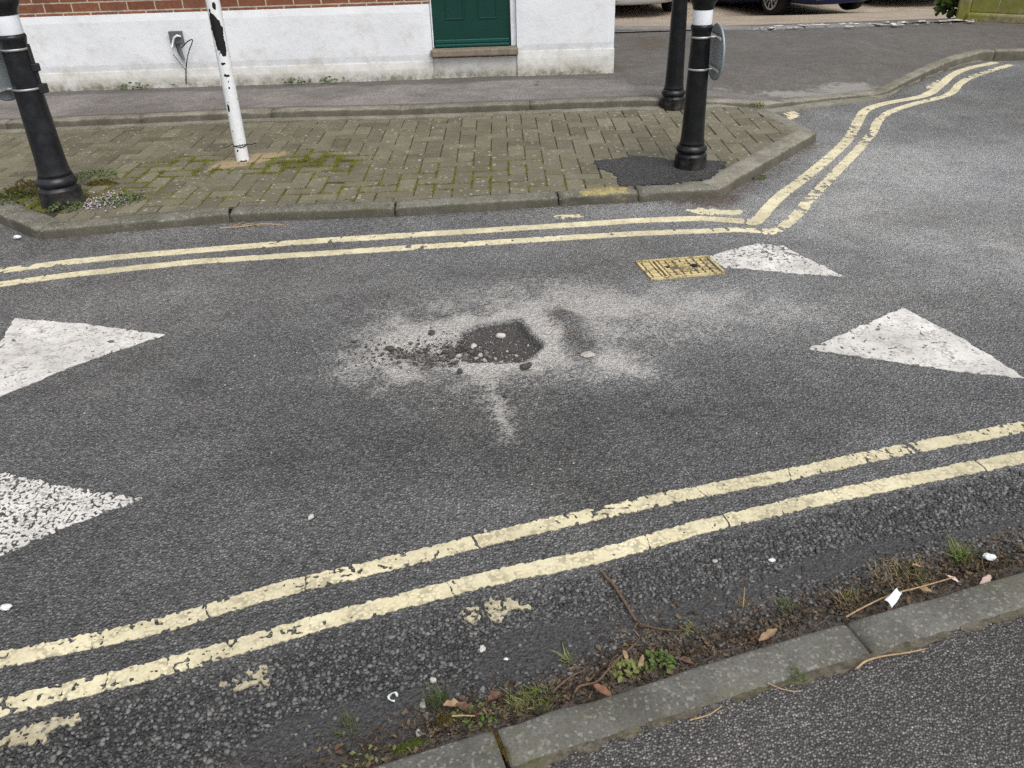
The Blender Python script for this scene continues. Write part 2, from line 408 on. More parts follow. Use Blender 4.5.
M['door_light'] = simple('green_weatherboard_paint', (.006, .060, .050), .35, 0, .12, 20)
M['whitepaint'] = simple('white_frame_paint', (.68, .70, .73), .5, 0, .1, 18)
M['sill'] = simple('worn_stone_sill', (.185, .155, .118), .85, 0, .3, 22, .4, 90)
M['slate'] = simple('slate_roof', (.07, .07, .08), .7, 0, .3, 6, .3, 20)
M['drain'] = simple('dark_downpipe', (.035, .035, .03), .5)
M['moss'] = simple('moss_cushion', (.060, .062, .016), .95, 0, .6, 60, .8, 240)
M['moss_bright'] = simple('bright_moss', (.085, .115, .020), .95, 0, .5, 90, .8, 300)
M['moss_brown'] = simple('brown_moss', (.085, .062, .016), .95, 0, .6, 60, .8, 240)
M['grass'] = simple('grass_blade', (.105, .140, .030), .7, 0, .4, 50)
M['grass_dark'] = simple('dark_grass_blade', (.065, .085, .026), .7, 0, .4, 50)
M['grass_dry'] = simple('dry_grass_blade', (.21, .155, .08), .8, 0, .4, 40)
M['weed'] = simple('weed_leaf', (.075, .115, .028), .6, 0, .4, 60)
M['weed_light'] = simple('pale_weed_leaf', (.15, .17, .055), .6, 0, .4, 60)
M['leaf_brown'] = simple('dead_leaf_brown', (.115, .062, .040), .75, 0, .4, 60)
M['leaf_tan'] = simple('dead_leaf_tan', (.26, .18, .105), .8, 0, .35, 60)
M['leaf_orange'] = simple('dead_leaf_orange', (.165, .085, .050), .8, 0, .35, 60)
M['leaf_pink'] = simple('faded_pink_leaf', (.52, .40, .35), .75, 0, .25, 60)
M['twig'] = simple('twig_bark', (.115, .078, .052), .85, 0, .4, 120, .4, 300)
M['straw'] = simple('dry_straw', (.33, .23, .13), .8, 0, .3, 90)
M['paper'] = simple('white_paper', (.60, .64, .645), .6, 0, .06, 30)
M['shell'] = simple('pale_stone', (.46, .44, .40), .6, 0, .2, 90, .3, 200)
M['rubble'] = simple('pale_rubble', (.36, .34, .31), .9, 0, .3, 120, .5, 260)
M['clod'] = simple('black_asphalt_clod', (.062, .058, .054), .9, 0, .4, 160, .8, 300)
M['browngrit'] = simple('brown_grit', (.20, .15, .115), .9, 0, .4, 160, .6, 300)
M['wire'] = simple('black_wire', (.012, .012, .013), .5)
M['box'] = simple('grey_cable_box', (.10, .105, .11), .6, 0, .25, 40, .3, 120)
def gravel_mat():
    s = NT('bitumen_coated_stone'); t = s.attr('tone'); n = s.noise(230, 3, .6)
    col = s.mix(t, (.036, .035, .034), (.175, .173, .168)); col = s.scalecol(col, s.lin(n, .3, .7, .7, 1.25)); s.bump(n, .5, .002)
    return s.out(col, s.lin(n, .3, .7, .45, .8))
M['gravel'] = gravel_mat()
M['petal'] = simple('grit_and_petals', (.42, .36, .37), .8, 0, .4, 200)
M['carblue'] = simple('navy_car_paint', (.007, .010, .055), .16, .1, .05, 5)
M['carsilver'] = simple('silver_car_paint', (.46, .47, .48), .25, .5, .04, 5)
M['carblack'] = simple('black_car_paint', (.010, .010, .012), .18, .1, .05, 5)
M['plastic'] = simple('black_bumper_plastic', (.012, .012, .013), .55)
M['tyre'] = simple('tyre_rubber', (.014, .014, .014), .85, 0, .2, 60)
M['rim'] = simple('alloy_rim', (.52, .53, .55), .3, .8, .08, 20)
M['glass'] = simple('dark_car_glass', (.012, .015, .017), .06, 0, .05, 5)
M['lamp'] = simple('headlamp_lens', (.55, .57, .60), .1, .2, .05, 30)
M['plate'] = simple('number_plate_white', (.70, .70, .68), .4)
def timber_mat():
    s = NT('mossy_weathered_timber'); g = s.noise(9, 5, .7); n = s.noise(3, 5, .6)
    col = s.mix(s.ss(g, .35, .65), (.16, .135, .075), (.27, .24, .14)); col = s.mix(s.mul(s.ss(n, .42, .62), .8), col, s.mix(g, (.12, .13, .02), (.22, .22, .035)))
    dk = s.ss(s.noise(20, 5, .7), .55, .7); col = s.mix(s.mul(dk, .5), col, (.05, .05, .025)); s.bump(g, .6, .01); return s.out(col, .95)
M['timber'] = timber_mat()
def forecourt_mat():
    s = NT('buff_block_forecourt'); b = s.n('ShaderNodeTexBrick', {'Color1': (.40, .325, .265, 1), 'Color2': (.33, .275, .21, 1), 'Mortar': (.15, .12, .075, 1), 'Scale': 1.0,
        'Mortar Size': .006, 'Brick Width': .2, 'Row Height': .1, 'Mortar Smooth': .3}); s.set(b.inputs['Vector'], s.tc.outputs['Object'])
    n = s.noise(1.4, 5, .65); col = s.scalecol(b.outputs['Color'], s.lin(n, .3, .7, .8, 1.2)); col = s.mix(s.mul(s.ss(s.noise(5, 5), .5, .65), .5), col, (.17, .15, .06))
    s.bump(s.mul(b.outputs['Fac'], -1.0), .4, .005); return s.out(col, .9)
M['forecourt'] = forecourt_mat()
M['ground'] = simple('far_ground', (.12, .12, .11), .9, 0, .2, 2)
M['patchtar'] = asphalt('fresh_tar_patch', 110, .034, .115, (1.02, .98, .98), .985, .25, False, .15, .8, .024)

# ------------------------------------------------------------------ key lines of the street, in metres
def xy(p): return (p[0], p[1])
def L(pix, z=0.0, n=6): return [tuple(q) for q in smooth_line([xy(P(a, b, z)) for a, b in pix], n)]

ZN = .055                                            # near kerb
near_front = [xy(P(a, b, ZN)) for a, b in [(330, 777), (492, 730), (613, 691), (690, 665), (780, 639), (845, 620), (894, 608), (1024, 570)]]
_q = np.polyfit([p[0] for p in near_front], [p[1] for p in near_front], 2)
def _nf(x):
    x0_, x1_ = near_front[0][0], near_front[-1][0]; xc = min(max(x, x0_ - .3), x1_ + .5); return float(np.polyval(_q, xc) + np.polyval(np.polyder(_q), xc) * (x - xc))
def extend(pts, left, right):
    a, b = np.array(pts[0]), np.array(pts[1]); u = (a - b) / np.linalg.norm(a - b); pts = [tuple(a + u * left)] + list(pts)
    a, b = np.array(pts[-1]), np.array(pts[-2]); u = (a - b) / np.linalg.norm(a - b); return pts + [tuple(a + u * right)]
near_front = [(float(x), _nf(float(x))) for x in np.arange(-2.8, 4.0, .06)]
lineA = L([(-160, 694), (0, 660.5), (158, 626), (280, 590.5), (446, 550), (620, 508.5), (797, 473), (896, 451), (1024, 427), (1200, 392)])
lineB = L([(-160, 745), (0, 708), (138, 674), (234, 648), (300, 629), (428, 595), (506, 575.6), (602, 555), (683, 532), (766, 512), (904, 481), (1024, 457), (1200, 420)])
lineC = [xy(P(*q)) for q in [(-160, 288), (0, 271), (70, 262), (144.5, 255), (305, 242), (400, 236), (560, 226), (634, 221), (700, 218.5), (752, 222)]]
lineC2 = L([(752, 223), (759, 219), (778, 198), (811, 173), (846, 142), (857, 123), (865, 111), (883, 104), (924, 96), (940, 86), (950, 77), (966, 69), (996, 62.5)], 0, 4)
lineD = [xy(P(*q)) for q in [(-160, 304), (0, 284.5), (70, 275), (195, 262), (400, 248.5), (509, 241.5), (634, 234), (740, 230), (768, 231.5)]]
lineD2 = L([(768, 233), (782, 228), (800, 212), (811, 198), (854, 154), (872, 133), (879, 120), (890, 112), (914, 104), (948, 95), (961, 83), (976, 75.5), (1010, 65)], 0, 4)
ZP = .062                                             # paved build-out
plat_front = [xy(P(a, b, ZP)) for a, b in [(38, 230), (228, 213), (400, 207), (494, 201), (560, 197), (639, 192.5), (719, 188)]]
plat_right = [xy(P(719, 188, ZP)), xy(P(770, 159, ZP)), xy(P(817, 132, ZP))]

# rear kerb, as (x, y, z) of its front top edge
rear = []
for a, b, z in [(-260, 131, .115), (0, 122.5, .115), (256, 111.5, .115), (400, 108, .115), (520, 103.6, .115), (633, 99.6, .115), (675, 100, .107), (720, 101, .085), (767, 103, .055), (820, 98.5, .035), (862, 94.5, .032),
                (886, 91, .034), (906, 81, .045), (924, 72.5, .055), (950, 61, .07), (981, 52, .08), (1024, 50, .085), (1150, 47, .085)]:
    q = P(a, b, z); rear.append((q.x, q.y, q.z))
rear = [tuple(q) for q in smooth_line(rear, 5)]
rx = np.array([q[0] for q in rear]); ry = np.array([q[1] for q in rear]); rz = np.array([q[2] for q in rear])
WALLY = P(430, 79, .115).y

# ------------------------------------------------------------------ road: one sheet, finer where the camera looks
def axis(parts):
    out = []
    for a, b, st in parts: out += list(np.arange(a, b - 1e-6, st))
    return np.array(out + [parts[-1][1]])
xs = axis([(-60, -10, 5), (-10, -4, .3), (-4, -.7, .03), (-.7, .75, .012), (.75, 4, .03), (4, 10, .2), (10, 60, 5)])
ys = axis([(-30, -2, 4), (-2, .8, .2), (.8, 2.35, .03), (2.35, 3.05, .012), (3.05, 4.6, .03), (4.6, 8, .06), (8, 9, .5), (9, 9.3, .3), (9.3, 20.3, 2), (20.3, 80, 10)])
X, Y = np.meshgrid(xs, ys, indexing='ij')
XW = X + .22 * (fbm(X, Y, 3.5, 55, 4) - .5) + .07 * (fbm(X, Y, 16, 57, 3) - .5); YW = Y + .22 * (fbm(X, Y, 3.5, 56, 4) - .5) + .07 * (fbm(X, Y, 16, 58, 3) - .5)
def blob(px, py, rxm, rym, rot=0.0, z=0.0):
    c = P(px, py, z); dx = XW - c.x; dy = YW - c.y; ca, sa = math.cos(rot), math.sin(rot)
    return np.exp(-(((dx * ca + dy * sa) / rxm) ** 2 + ((-dx * sa + dy * ca) / rym) ** 2))
def streak(pix, w):
    d, _, _ = polydist(.6 * XW + .4 * X, .6 * YW + .4 * Y, [xy(P(*q)) for q in pix]); return np.exp(-(d / w) ** 2)
hole_poly = [xy(P(*q)) for q in [(465, 334), (479, 326.5), (519, 320.5), (542, 345), (540, 350), (524, 361.5), (471, 363), (457, 353)]]
wob = .007 * (fbm(X, Y, 22, 3, 4) - .5) * 2
hs = polysd(X, Y, hole_poly) + wob
brk_poly = [xy(P(*q)) for q in [(385, 346), (420, 336), (465, 334), (468, 364), (420, 372), (388, 360)]]
bs = polysd(X, Y, brk_poly) + wob * 1.3
n1 = fbm(X, Y, 4, 5, 4); n2 = fbm(X, Y, 11, 6, 4)
core = sstep(-.11, -.015, hs + .07 * (n2 - .5)) * sstep(.02, -.01, hs)
dust = (.62 * blob(500, 345, .42, .34) + .50 * core + .45 * blob(420, 350, .28, .24) + .60 * blob(400, 375, .17, .15) + .55 * blob(625, 372, .20, .13, -.3) + .45 * blob(650, 385, .10, .07) + .4 * blob(600, 372, .2, .08) + .3 * blob(740, 300, .3, .3)
        + .42 * blob(600, 315, .30, .35) + .30 * blob(680, 315, .35, .25) + .35 * blob(540, 300, .4, .2) + .30 * blob(400, 320, .35, .25)
        + .62 * streak([(478, 385), (488, 415), (497, 440)], .026) + .16 * blob(470, 350, .8, .6) + .30 * blob(725, 290, .3, .2) + .5 * blob(1000, 262, .3, .25) + .35 * blob(960, 245, .5, .2) + .3 * blob(940, 160, .6, .2) + .25 * blob(1000, 160, .5, .2))
dust = .80 * dust * (.35 + .85 * sstep(.30, .66, .55 * n1 + .45 * n2)) + .58 * core * (.45 + n2) + .12 * (n2 - .5)
dust = np.clip(dust, 0, 1.3); dust *= sstep(-.004, -.03, hs) * .85 + .15
dust += .35 * sstep(.05, 0.0, np.abs(hs + .03)) * sstep(.38, .55, n2)
dust = np.clip(dust, 0, 1.25)
patch = np.clip(sstep(-.008, .010, hs) + .52 * sstep(-.01, .03, bs) * sstep(.35, .6, fbm(X, Y, 13, 9, 4)), 0, 1)
dk, sk, sidek = polydist(X, Y, near_front)
dB, sB, sideB = polydist(X, Y, lineB)
between = (Y < 3.0)
belowB = sideB < 0
gn = fbm(X, Y, 2.6, 21, 4); gn2 = fbm(X, Y, 9, 22, 3)
dirt = sstep(.22, .03, dk + (gn - .5) * .25) * (sidek > 0) * (.72 + .55 * sstep(.35, .6, gn2)) * (Y < 3) + .6 * blob(400, 748, .22, .06, .3) * (Y < 3)
def mudmask(X, Y, g1, g2):
    m = 0
    for px, py, a, b, r in [(585, 628, .20, .060, .25), (680, 620, .16, .05, .3), (800, 575, .22, .05, .3), (520, 655, .12, .05, .3), (880, 548, .18, .04, .3), (400, 715, .16, .07, .3), (320, 740, .2, .06, .3), (980, 530, .2, .04, .3)]:
        c = P(px, py); dx = X - c.x; dy = Y - c.y; ca, sa = math.cos(r), math.sin(r); m = m + np.exp(-(((dx * ca + dy * sa) / a) ** 2 + ((-dx * sa + dy * ca) / b) ** 2))
    return sstep(.25, .85, m + (g1 - .5) * 1.1 + (g2 - .5) * .9)
mud = np.where(belowB & between, mudmask(X, Y, gn, gn2), 0)
dpf, _, _ = polydist(X, Y, plat_front); dpr, _, _ = polydist(X, Y, plat_right)
farn = fbm(X, Y, 6, 31, 4)
dirt += .75 * sstep(.16, .0, dpf + (farn - .5) * .15) * (.3 + .8 * farn) + .85 * sstep(.34, .0, dpr + (farn - .5) * .3) * (.25 + .85 * farn)
drk = np.abs(Y - np.interp(X, rx, ry)); dirt += .9 * sstep(.3, .0, drk + (farn - .5) * .3) * (X > 2.0) * (.3 + .8 * farn)
darkz = streak([(552, 318), (566, 334), (578, 352)], .055)
dust *= 1 - .7 * darkz
dirt += .42 * streak([(556, 312), (574, 330), (588, 352)], .018) * (.2 + 1.2 * farn) + .30 * darkz * (.3 + farn)
dirt += .5 * streak([(455, 374), (500, 372), (545, 366)], .018) * (.4 + farn) + .45 * blob(430, 350, .2, .12) * farn * 1.4
pale = (.28 * blob(980, 200, 1.1, 1.2) + .75 * blob(920, 156, .8, .35) + .8 * blob(1000, 152, .7, .22) + .45 * blob(960, 215, .6, .35) + .7 * blob(1010, 262, .35, .28) + .5 * blob(870, 215, .5, .3) + .35 * blob(820, 215, .5, .25)
        + .5 * blob(990, 180, .6, .25) + .45 * blob(700, 300, .5, .3)) * (.3 + 1.3 * fbm(X, Y, 3.2, 41, 5))
pale += sstep(2.2, 3.6, Y) * .20 * (.6 + .8 * fbm(X, Y, 1.7, 43, 4)) + .5 * blob(310, 444, .05, .02) + .10
pale = np.clip(pale, 0, 1)
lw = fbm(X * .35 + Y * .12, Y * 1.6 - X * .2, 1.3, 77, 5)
tone_wear = 1.0 + .62 * (lw - .5) + .50 * (fbm(X, Y, .9, 78, 5) - .5) + .36 * (fbm(X, Y, 4.5, 79, 4) - .5)  # broad zones that multiply the road tone up and down
tone_wear *= 1 - .22 * blob(330, 420, .9, .32, -.1) - .16 * blob(700, 420, .8, .2, .1) + .10 * sstep(3.2, 3.7, Y)
tone_wear *= 1 - .34 * streak([(552, 318), (566, 334), (578, 352)], .045)
tone_wear *= np.where(belowB & between, 1 - .42 * sstep(.03, .12, dB), 1.0)
zz = np.zeros_like(X)
zz -= .030 * sstep(-.004, .014, hs) - .003 * sstep(0, .05, hs) * (n2 - .5)
zz -= .010 * sstep(-.01, .03, bs) * sstep(.35, .65, fbm(X, Y, 34, 8, 2)) + .0
zz += .007 * sstep(.03, .0, np.abs(hs + .012)) * (.3 + n2)
zz += .009 * streak([(556, 312), (574, 330), (588, 352)], .022) * (.3 + farn) - .005 * streak([(455, 375), (500, 373), (545, 367)], .008)

zz += .012 * sstep(.14, .0, dpf + .08 * (farn - .5)) * (Y > 2.9)
zz -= 1.9 * sstep(9.0, 9.3, Y)
zz += np.where((dk < .25) & (sidek > 0) & (Y < 3), .020 * sstep(.12, .0, dk) * (.35 + gn2), 0)
def road_z(x, y):
    i = np.clip(np.searchsorted(xs, x) - 1, 0, len(xs) - 2); j = np.clip(np.searchsorted(ys, y) - 1, 0, len(ys) - 2); return zz[i, j]
nx, ny = X.shape; ii = np.arange(nx * ny).reshape(nx, ny)
V = np.stack([X.ravel(), Y.ravel(), zz.ravel()], 1)
Fq = np.stack([ii[:-1, :-1].ravel(), ii[1:, :-1].ravel(), ii[1:, 1:].ravel(), ii[:-1, 1:].ravel()], 1)
me = bpy.data.meshes.new('road'); me.vertices.add(len(V)); me.vertices.foreach_set('co', V.ravel().astype(np.float32))
me.loops.add(Fq.size); me.loops.foreach_set('vertex_index', Fq.ravel().astype(np.int32)); me.polygons.add(len(Fq))
me.polygons.foreach_set('loop_start', np.arange(0, Fq.size, 4, dtype=np.int32)); me.polygons.foreach_set('use_smooth', np.ones(len(Fq), bool))
me.update(calc_edges=True)
for k, v in (('dust', dust), ('dirt', dirt), ('mud', mud), ('pale', pale), ('patch', patch), ('tone_wear', tone_wear)): setattr_f(me, k, v)
road = kind(link('road', me, M['road']), 'structure')
ground = kind(meshdata('ground', [(-300, -300, -2.2), (300, -300, -2.2), (300, 300, -2.2), (-300, 300, -2.2)], [(0, 1, 2, 3)], M['ground']), 'structure')

# ------------------------------------------------------------------ road paint
def line_field(pts, w, seed, edge=.013, chip=.0, chip_f=95, cracks=.38, s0=None):
    total = sum(math.dist(a, b) for a, b in zip(pts[:-1], pts[1:])); r = random.Random(seed)
    cs = []; q = r.uniform(0, cracks)
    while q < total: cs.append((q, r.uniform(.002, .006) if r.random() < .75 else r.uniform(.006, .016))); q += r.uniform(.35, 1.5) * cracks
    def f(X, Y):
        d, s, side = polydist(X, Y, pts); sd = d * side
        e = w / 2 - np.abs(sd + .006 * (fbm(X, Y, 5, seed + 3) - .5)) + edge * (fbm(X, Y, 110, seed, 3) - .55)
        e = np.minimum(e, np.where((s <= 1e-6) | (s >= total - 1e-6), w / 2 - d - .3 * w, 1))
        big = fbm(X, Y, 3.1, seed + 9, 2)
        c = (chip + .60 * (big - .5) - (fbm(X, Y, chip_f, seed + 5, 3))) * -.06
        e = np.minimum(e, c)
        for q, g in cs:
            e = np.minimum(e, np.abs(s - q + .02 * (fbm(X, Y, 25, seed + 7, 2) - .5) + .35 * sd * math.sin(q * 37)) - g * .5)
        return e
    return f

def bounds(pts, pad=.06, lo=(-3.4, .3), hi=(6.5, 8)):
    a = np.array(pts); l = np.maximum(a.min(0) - pad, lo); h = np.minimum(a.max(0) + pad, hi); return tuple(l), tuple(h)

def line_obj(pts, w, seed, label, m, h=.0045, **kw):
    l, hgh = bounds(pts)
    o = paint_sheet('yellow_line', line_field(pts, w, seed, **kw), l, hgh, h, .0026, m, drop=.0024); return tag(o, label, 'road marking', 'double yellow lines')
line_obj(lineA, .050, 101, 'chipped yellow line near the foreground kerb, the one farther from that kerb', M['yellow'], .0038, chip=.285)
line_obj(lineB, .050, 102, 'yellow line nearest to the foreground kerb, beside the coarse gravelly gutter', M['yellow'], .0038, chip=.22)
line_obj(lineC + lineC2, .066, 103, 'pale yellow line closest to the block paved island, bending round its corner', M['yellow_far'], .008, chip=.22, chip_f=40, cracks=.55)
line_obj(lineD + lineD2, .060, 104, 'pale yellow line just outside its twin round the block paved island', M['yellow_far'], .008, chip=.30, chip_f=40, cracks=.5)

def tri_obj(pix, seed, label, tone_wear, big, h=.005, edge=.02, freq=75):
    pts = [xy(P(*q)) for q in pix]
    def f(X, Y):
        sd = polysd(X, Y, pts) + edge * (fbm(X, Y, 40, seed, 3) - .5)
        c = (fbm(X, Y, freq, seed + 2, 3) - tone_wear - big * (fbm(X, Y, 4, seed + 4, 2) - .5)) * .05
        return np.minimum(sd, c)
    l, hg = bounds(pts, .03)
    return tag(paint_sheet('triangle_marking', f, l, hg, h, .0024, M['white'], drop=.0022), label, 'road marking', 'white triangles of the road hump')
tri_obj([(706, 258), (728, 250), (757, 244), (783, 246), (810, 260), (845, 277), (800, 274), (766, 271), (745, 269), (724, 268)], 201, 'small worn white triangle touching the yellow painted drain cover', .40, .3, .005, .02, 110)
tri_obj([(808, 349.5), (903, 308), (960, 338), (1026, 379), (960, 372), (915, 365.5)], 202, 'large white triangle on the asphalt to the right of the dusty pothole', .29, .2)
tri_obj([(15, 318.5), (90, 325), (166, 335), (80, 364), (0, 397), (-42, 414)], 203, 'solid white triangle pointing at the pothole, below the far yellow lines', .30, .18)
tri_obj([(-40, 464), (0, 473), (75, 488), (142, 499), (70, 526), (0, 556), (-55, 580)], 204, 'speckled half worn white triangle above the foreground yellow lines', .478, .12, .0028, .03, 175)

def scrap(pix, seed, label, tone_wear, m=None, h=.0035):
    pts = [xy(P(*q)) for q in pix]
    def f(X, Y):
        return np.minimum(polysd(X, Y, pts) + .05 * (fbm(X, Y, 45, seed, 3) - .5), (fbm(X, Y, 120, seed + 2, 3) + .35 * (fbm(X, Y, 28, seed + 3, 2) - .5) - tone_wear) * .05)
    l, hg = bounds(pts, .03); return tag(paint_sheet('paint_remnant', f, l, hg, h, .0048 if pts[0][1] < 1.6 else .0024, m or M['old_yellow']), label, 'paint remnant', 'scraps of old road paint')
scrap([(-10, 735), (30, 725), (82, 712), (80, 724), (40, 742), (-10, 752)], 301, 'faded yellow paint remnant below the foreground yellow lines by the photo edge', .50)
scrap([(222, 688), (250, 676), (266, 668), (268, 682), (240, 692)], 302, 'small scrap of old yellow paint in the coarse gravel left of the weeds', .55)
scrap([(464, 612), (478, 606), (482, 622), (466, 628)], 303, 'small square scrap of old yellow paint below the foreground lines', .50)
scrap([(486, 606), (500, 602), (528, 606), (526, 612), (492, 622)], 304, 'oblong cream paint scrap between the foreground lines and the twig', .42)
scrap([(683, 211), (700, 208.5), (742, 211), (740, 215), (700, 214.5)], 305, 'short cream paint bar by the corner kerb under the glossy bollard', .36, M['yellow_far'], .008)
scrap([(552, 215), (580, 213.5), (582, 217), (556, 219)], 306, 'short cream paint scrap below the yellow smeared kerb stone', .42, M['yellow_far'], .008)
scrap([(783, 113), (796, 111), (801, 116), (790, 120)], 307, 'cream paint scrap beside the rear tip of the paved island', .42, M['yellow_far'], .01)
scrap([(921, 96), (930, 84), (940, 80), (938, 86), (928, 95)], 308, 'cream paint flakes beside the bend of the distant yellow lines', .46, M['yellow_far'], .012)

# ------------------------------------------------------------------ kerbs
def resample(pts, st):
    pts = [np.array(p, float) for p in pts]; out = [pts[0]]
    for a, b in zip(pts[:-1], pts[1:]):
        n = max(1, int(round(np.linalg.norm(b - a) / st)))
        for k in range(1, n + 1): out.append(a + (b - a) * k / n)
    return out

def cutline(pts, s0, s1):
    out = []; acc = 0
    for a, b in zip(pts[:-1], pts[1:]):
        a = np.array(a, float); b = np.array(b, float); Ls = np.linalg.norm(b[:2] - a[:2])
        if Ls < 1e-9: continue
        for s in ([s0] if acc <= s0 < acc + Ls else []): out.append(a + (b - a) * (s - acc) / Ls)
        if s0 < acc + Ls < s1: out.append(b)
        if acc < s1 <= acc + Ls: out.append(a + (b - a) * (s1 - acc) / Ls)
        acc += Ls
    return out

def arclen(pts, p):
    """Arc length along pts nearest to p."""
    X_ = np.array([[p[0]]]); Y_ = np.array([[p[1]]]); return float(polydist(X_, Y_, [q[:2] for q in pts])[1][0, 0])

def kerb_stone(front, w, z, m, parent, seed, gap=.004, lip=.016, smear=None, name='kerb_stone', step=.03, left=True, rough=.0025, chipk=.7):
    """A kerb stone along a polyline of its front top edge; the stone lies to the left of its direction."""
    pts = resample([np.array(q, float) for q in front], step); n = len(pts); S = 1 if left else -1
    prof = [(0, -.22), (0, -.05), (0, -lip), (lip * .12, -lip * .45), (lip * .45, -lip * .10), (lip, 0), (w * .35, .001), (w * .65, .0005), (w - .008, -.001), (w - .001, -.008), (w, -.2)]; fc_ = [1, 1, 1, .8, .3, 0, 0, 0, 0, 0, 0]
    V = []; F_ = []; sm = []; fcv = []
    for i, p in enumerate(pts):
        t = pts[min(i + 1, n - 1)][:2] - pts[max(i - 1, 0)][:2]; t = t / np.linalg.norm(t); nr = np.array([-t[1], t[0]]) * S
        zb = p[2] if len(p) > 2 else z; pull = 0.0; dz = 0.0
        if i == 0: pull = gap; dz = -.004
        if i == n - 1: pull = -gap; dz = -.004
        for k, (u, dzp) in enumerate(prof):
            q = p[:2] + nr * u + t * pull; jit = rough * (fbm(np.array(q[0] * 1.0 + k * .37), np.array(q[1]), 16, seed, 3) - .5) * 2
            chip = max(0.0, float(fbm(np.array(q[0]), np.array(q[1]), 7, seed + 5, 3)) - .60) * .09 * chipk if 2 <= k <= 5 else 0.0
            edge = dz if dzp > -.15 else 0
            if k in (0, 10): jit = 0
            V.append((q[0] + nr[0] * (jit * .8 + chip * .6), q[1] + nr[1] * (jit * .8 + chip * .6), zb + dzp + jit * .7 - chip + edge))
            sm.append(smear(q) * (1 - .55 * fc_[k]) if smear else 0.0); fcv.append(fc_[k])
    K = len(prof)
    for i in range(n - 1):
        for k in range(K - 1):
            a = i * K + k; f = [a, a + 1, a + K + 1, a + K]; F_.append(f if not left else f[::-1])
    F_.append(list(range(K)) if left else list(range(K))[::-1]); F_.append([(n - 1) * K + k for k in range(K)][::-1] if left else [(n - 1) * K + k for k in range(K)])
    o = meshdata(name, V, F_, m, parent, True)
    if smear: setattr_f(o.data, 'smear', sm)
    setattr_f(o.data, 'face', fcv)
    return o

nk = thing('kerb', 'foreground concrete kerb with weeds and litter along its gutter', 'kerb', (0, 0, 0))
def s_of(px, py, z=ZN): return arclen(near_front, P(px, py, z))
sA, sB_ = s_of(495, 729), s_of(845, 620); tot = sum(math.dist(a, b) for a, b in zip(near_front[:-1], near_front[1:]))
cuts = [.02, sA - 1.6, sA - .8, sA, sB_, sB_ + .8, sB_ + 1.6, tot - .02]
NW = .094
nfr = list(reversed(near_front))                      # walked right to left the pavement would be on the right; keep direction and use the right side
for i, (a, b) in enumerate(zip(cuts[:-1], cuts[1:])):
    kerb_stone(cutline(near_front, a, b), NW, ZN, M['kerb_near'], nk, 400 + i, left=False, chipk=.25, rough=.002, lip=.012, gap=.005 if abs(a - sA) < 1e-6 or abs(b - sA) < 1e-6 else .0035)

fk = thing('kerb', 'weathered kerb along the road side of the block paved island', 'kerb', (0, 0, 0))
joints = [(38, 230), (228, 213), (394, 207.2), (559, 197), (639, 192.5), (719, 188)]
FW = .115
yc = P(602, 183, ZP); yc0 = P(576, 190, ZP); yc1 = P(632, 186, ZP)
def ysmear(q):
    return float(np.clip(min((q[0] - yc0.x) / .03, (yc1.x - q[0]) / .03), 0, 1)) * .95
for i, (a, b) in enumerate(zip(joints[:-1], joints[1:])):
    pa, pb = P(*a, ZP), P(*b, ZP); seg = [xy(pa)] + [q for q in plat_front if pa.x + .02 < q[0] < pb.x - .02] + [xy(pb)]
    kerb_stone(seg, FW, ZP, M['kerb_yellow'] if i == 3 else M['kerb'], fk, 420 + i, gap=.006, smear=ysmear if i == 3 else None, rough=.005)
kerb_stone(plat_right, .135, ZP, M['kerb_far'], fk, 431, gap=.004)
kerb_stone([xy(P(-60, 182, ZP)), xy(P(0, 214, ZP)), xy(P(35, 229, ZP))], .14, ZP, M['kerb'], fk, 432, gap=.006, rough=.007)
tipe = [xy(P(817, 131.5, ZP)), xy(P(790, 118, ZP)), xy(P(766, 108.5, ZP))]
kerb_stone(tipe, .12, ZP - .004, M['kerb_far'], fk, 433, gap=.004)

rk = thing('kerb', 'long mossy kerb between the footway and the rear of the paved island', 'kerb', (0, 0, 0))
rtot = sum(math.dist(a[:2], b[:2]) for a, b in zip(rear[:-1], rear[1:])); q = .01; i = 0
while q < rtot - .05:
    e = min(q + .915, rtot - .01); kerb_stone(cutline(rear, q, e), .10, 0, M['kerb_far'], rk, 450 + i, gap=.002, step=.06, rough=.003); q = e; i += 1
# flat channel strip in front of the rear kerb
chan = kind(None or bpy.data.objects.new('channel', bpy.data.meshes.new('channel')), 'structure'); COL.objects.link(chan)
Vc = []; Fc = []
cx = np.arange(-4.6, 4.2, .05)
for k, x in enumerate(cx):
    y = float(np.interp(x, rx, ry)); zc = float(np.interp(x, [-9, 1.5, 1.85, 9], [ZP + .004, ZP + .004, .012, .012])); wd = .085 if x < 1.8 else .11
    if x > 2.75: wd = .085 * max(0.0, 1 - (x - 2.75) / .35)
    Vc += [(x, y - wd, zc + .001), (x, y + .03, zc + .001), (x, y - wd - .004, zc - .1)]
for k in range(len(cx) - 1):
    a = 3 * k; Fc += [(a, a + 3, a + 4, a + 1), (a + 2, a + 5, a + 3, a)]
chan.data.from_pydata(Vc, [], Fc); chan.data.update(); chan.data.materials.append(M['kerb_far'])

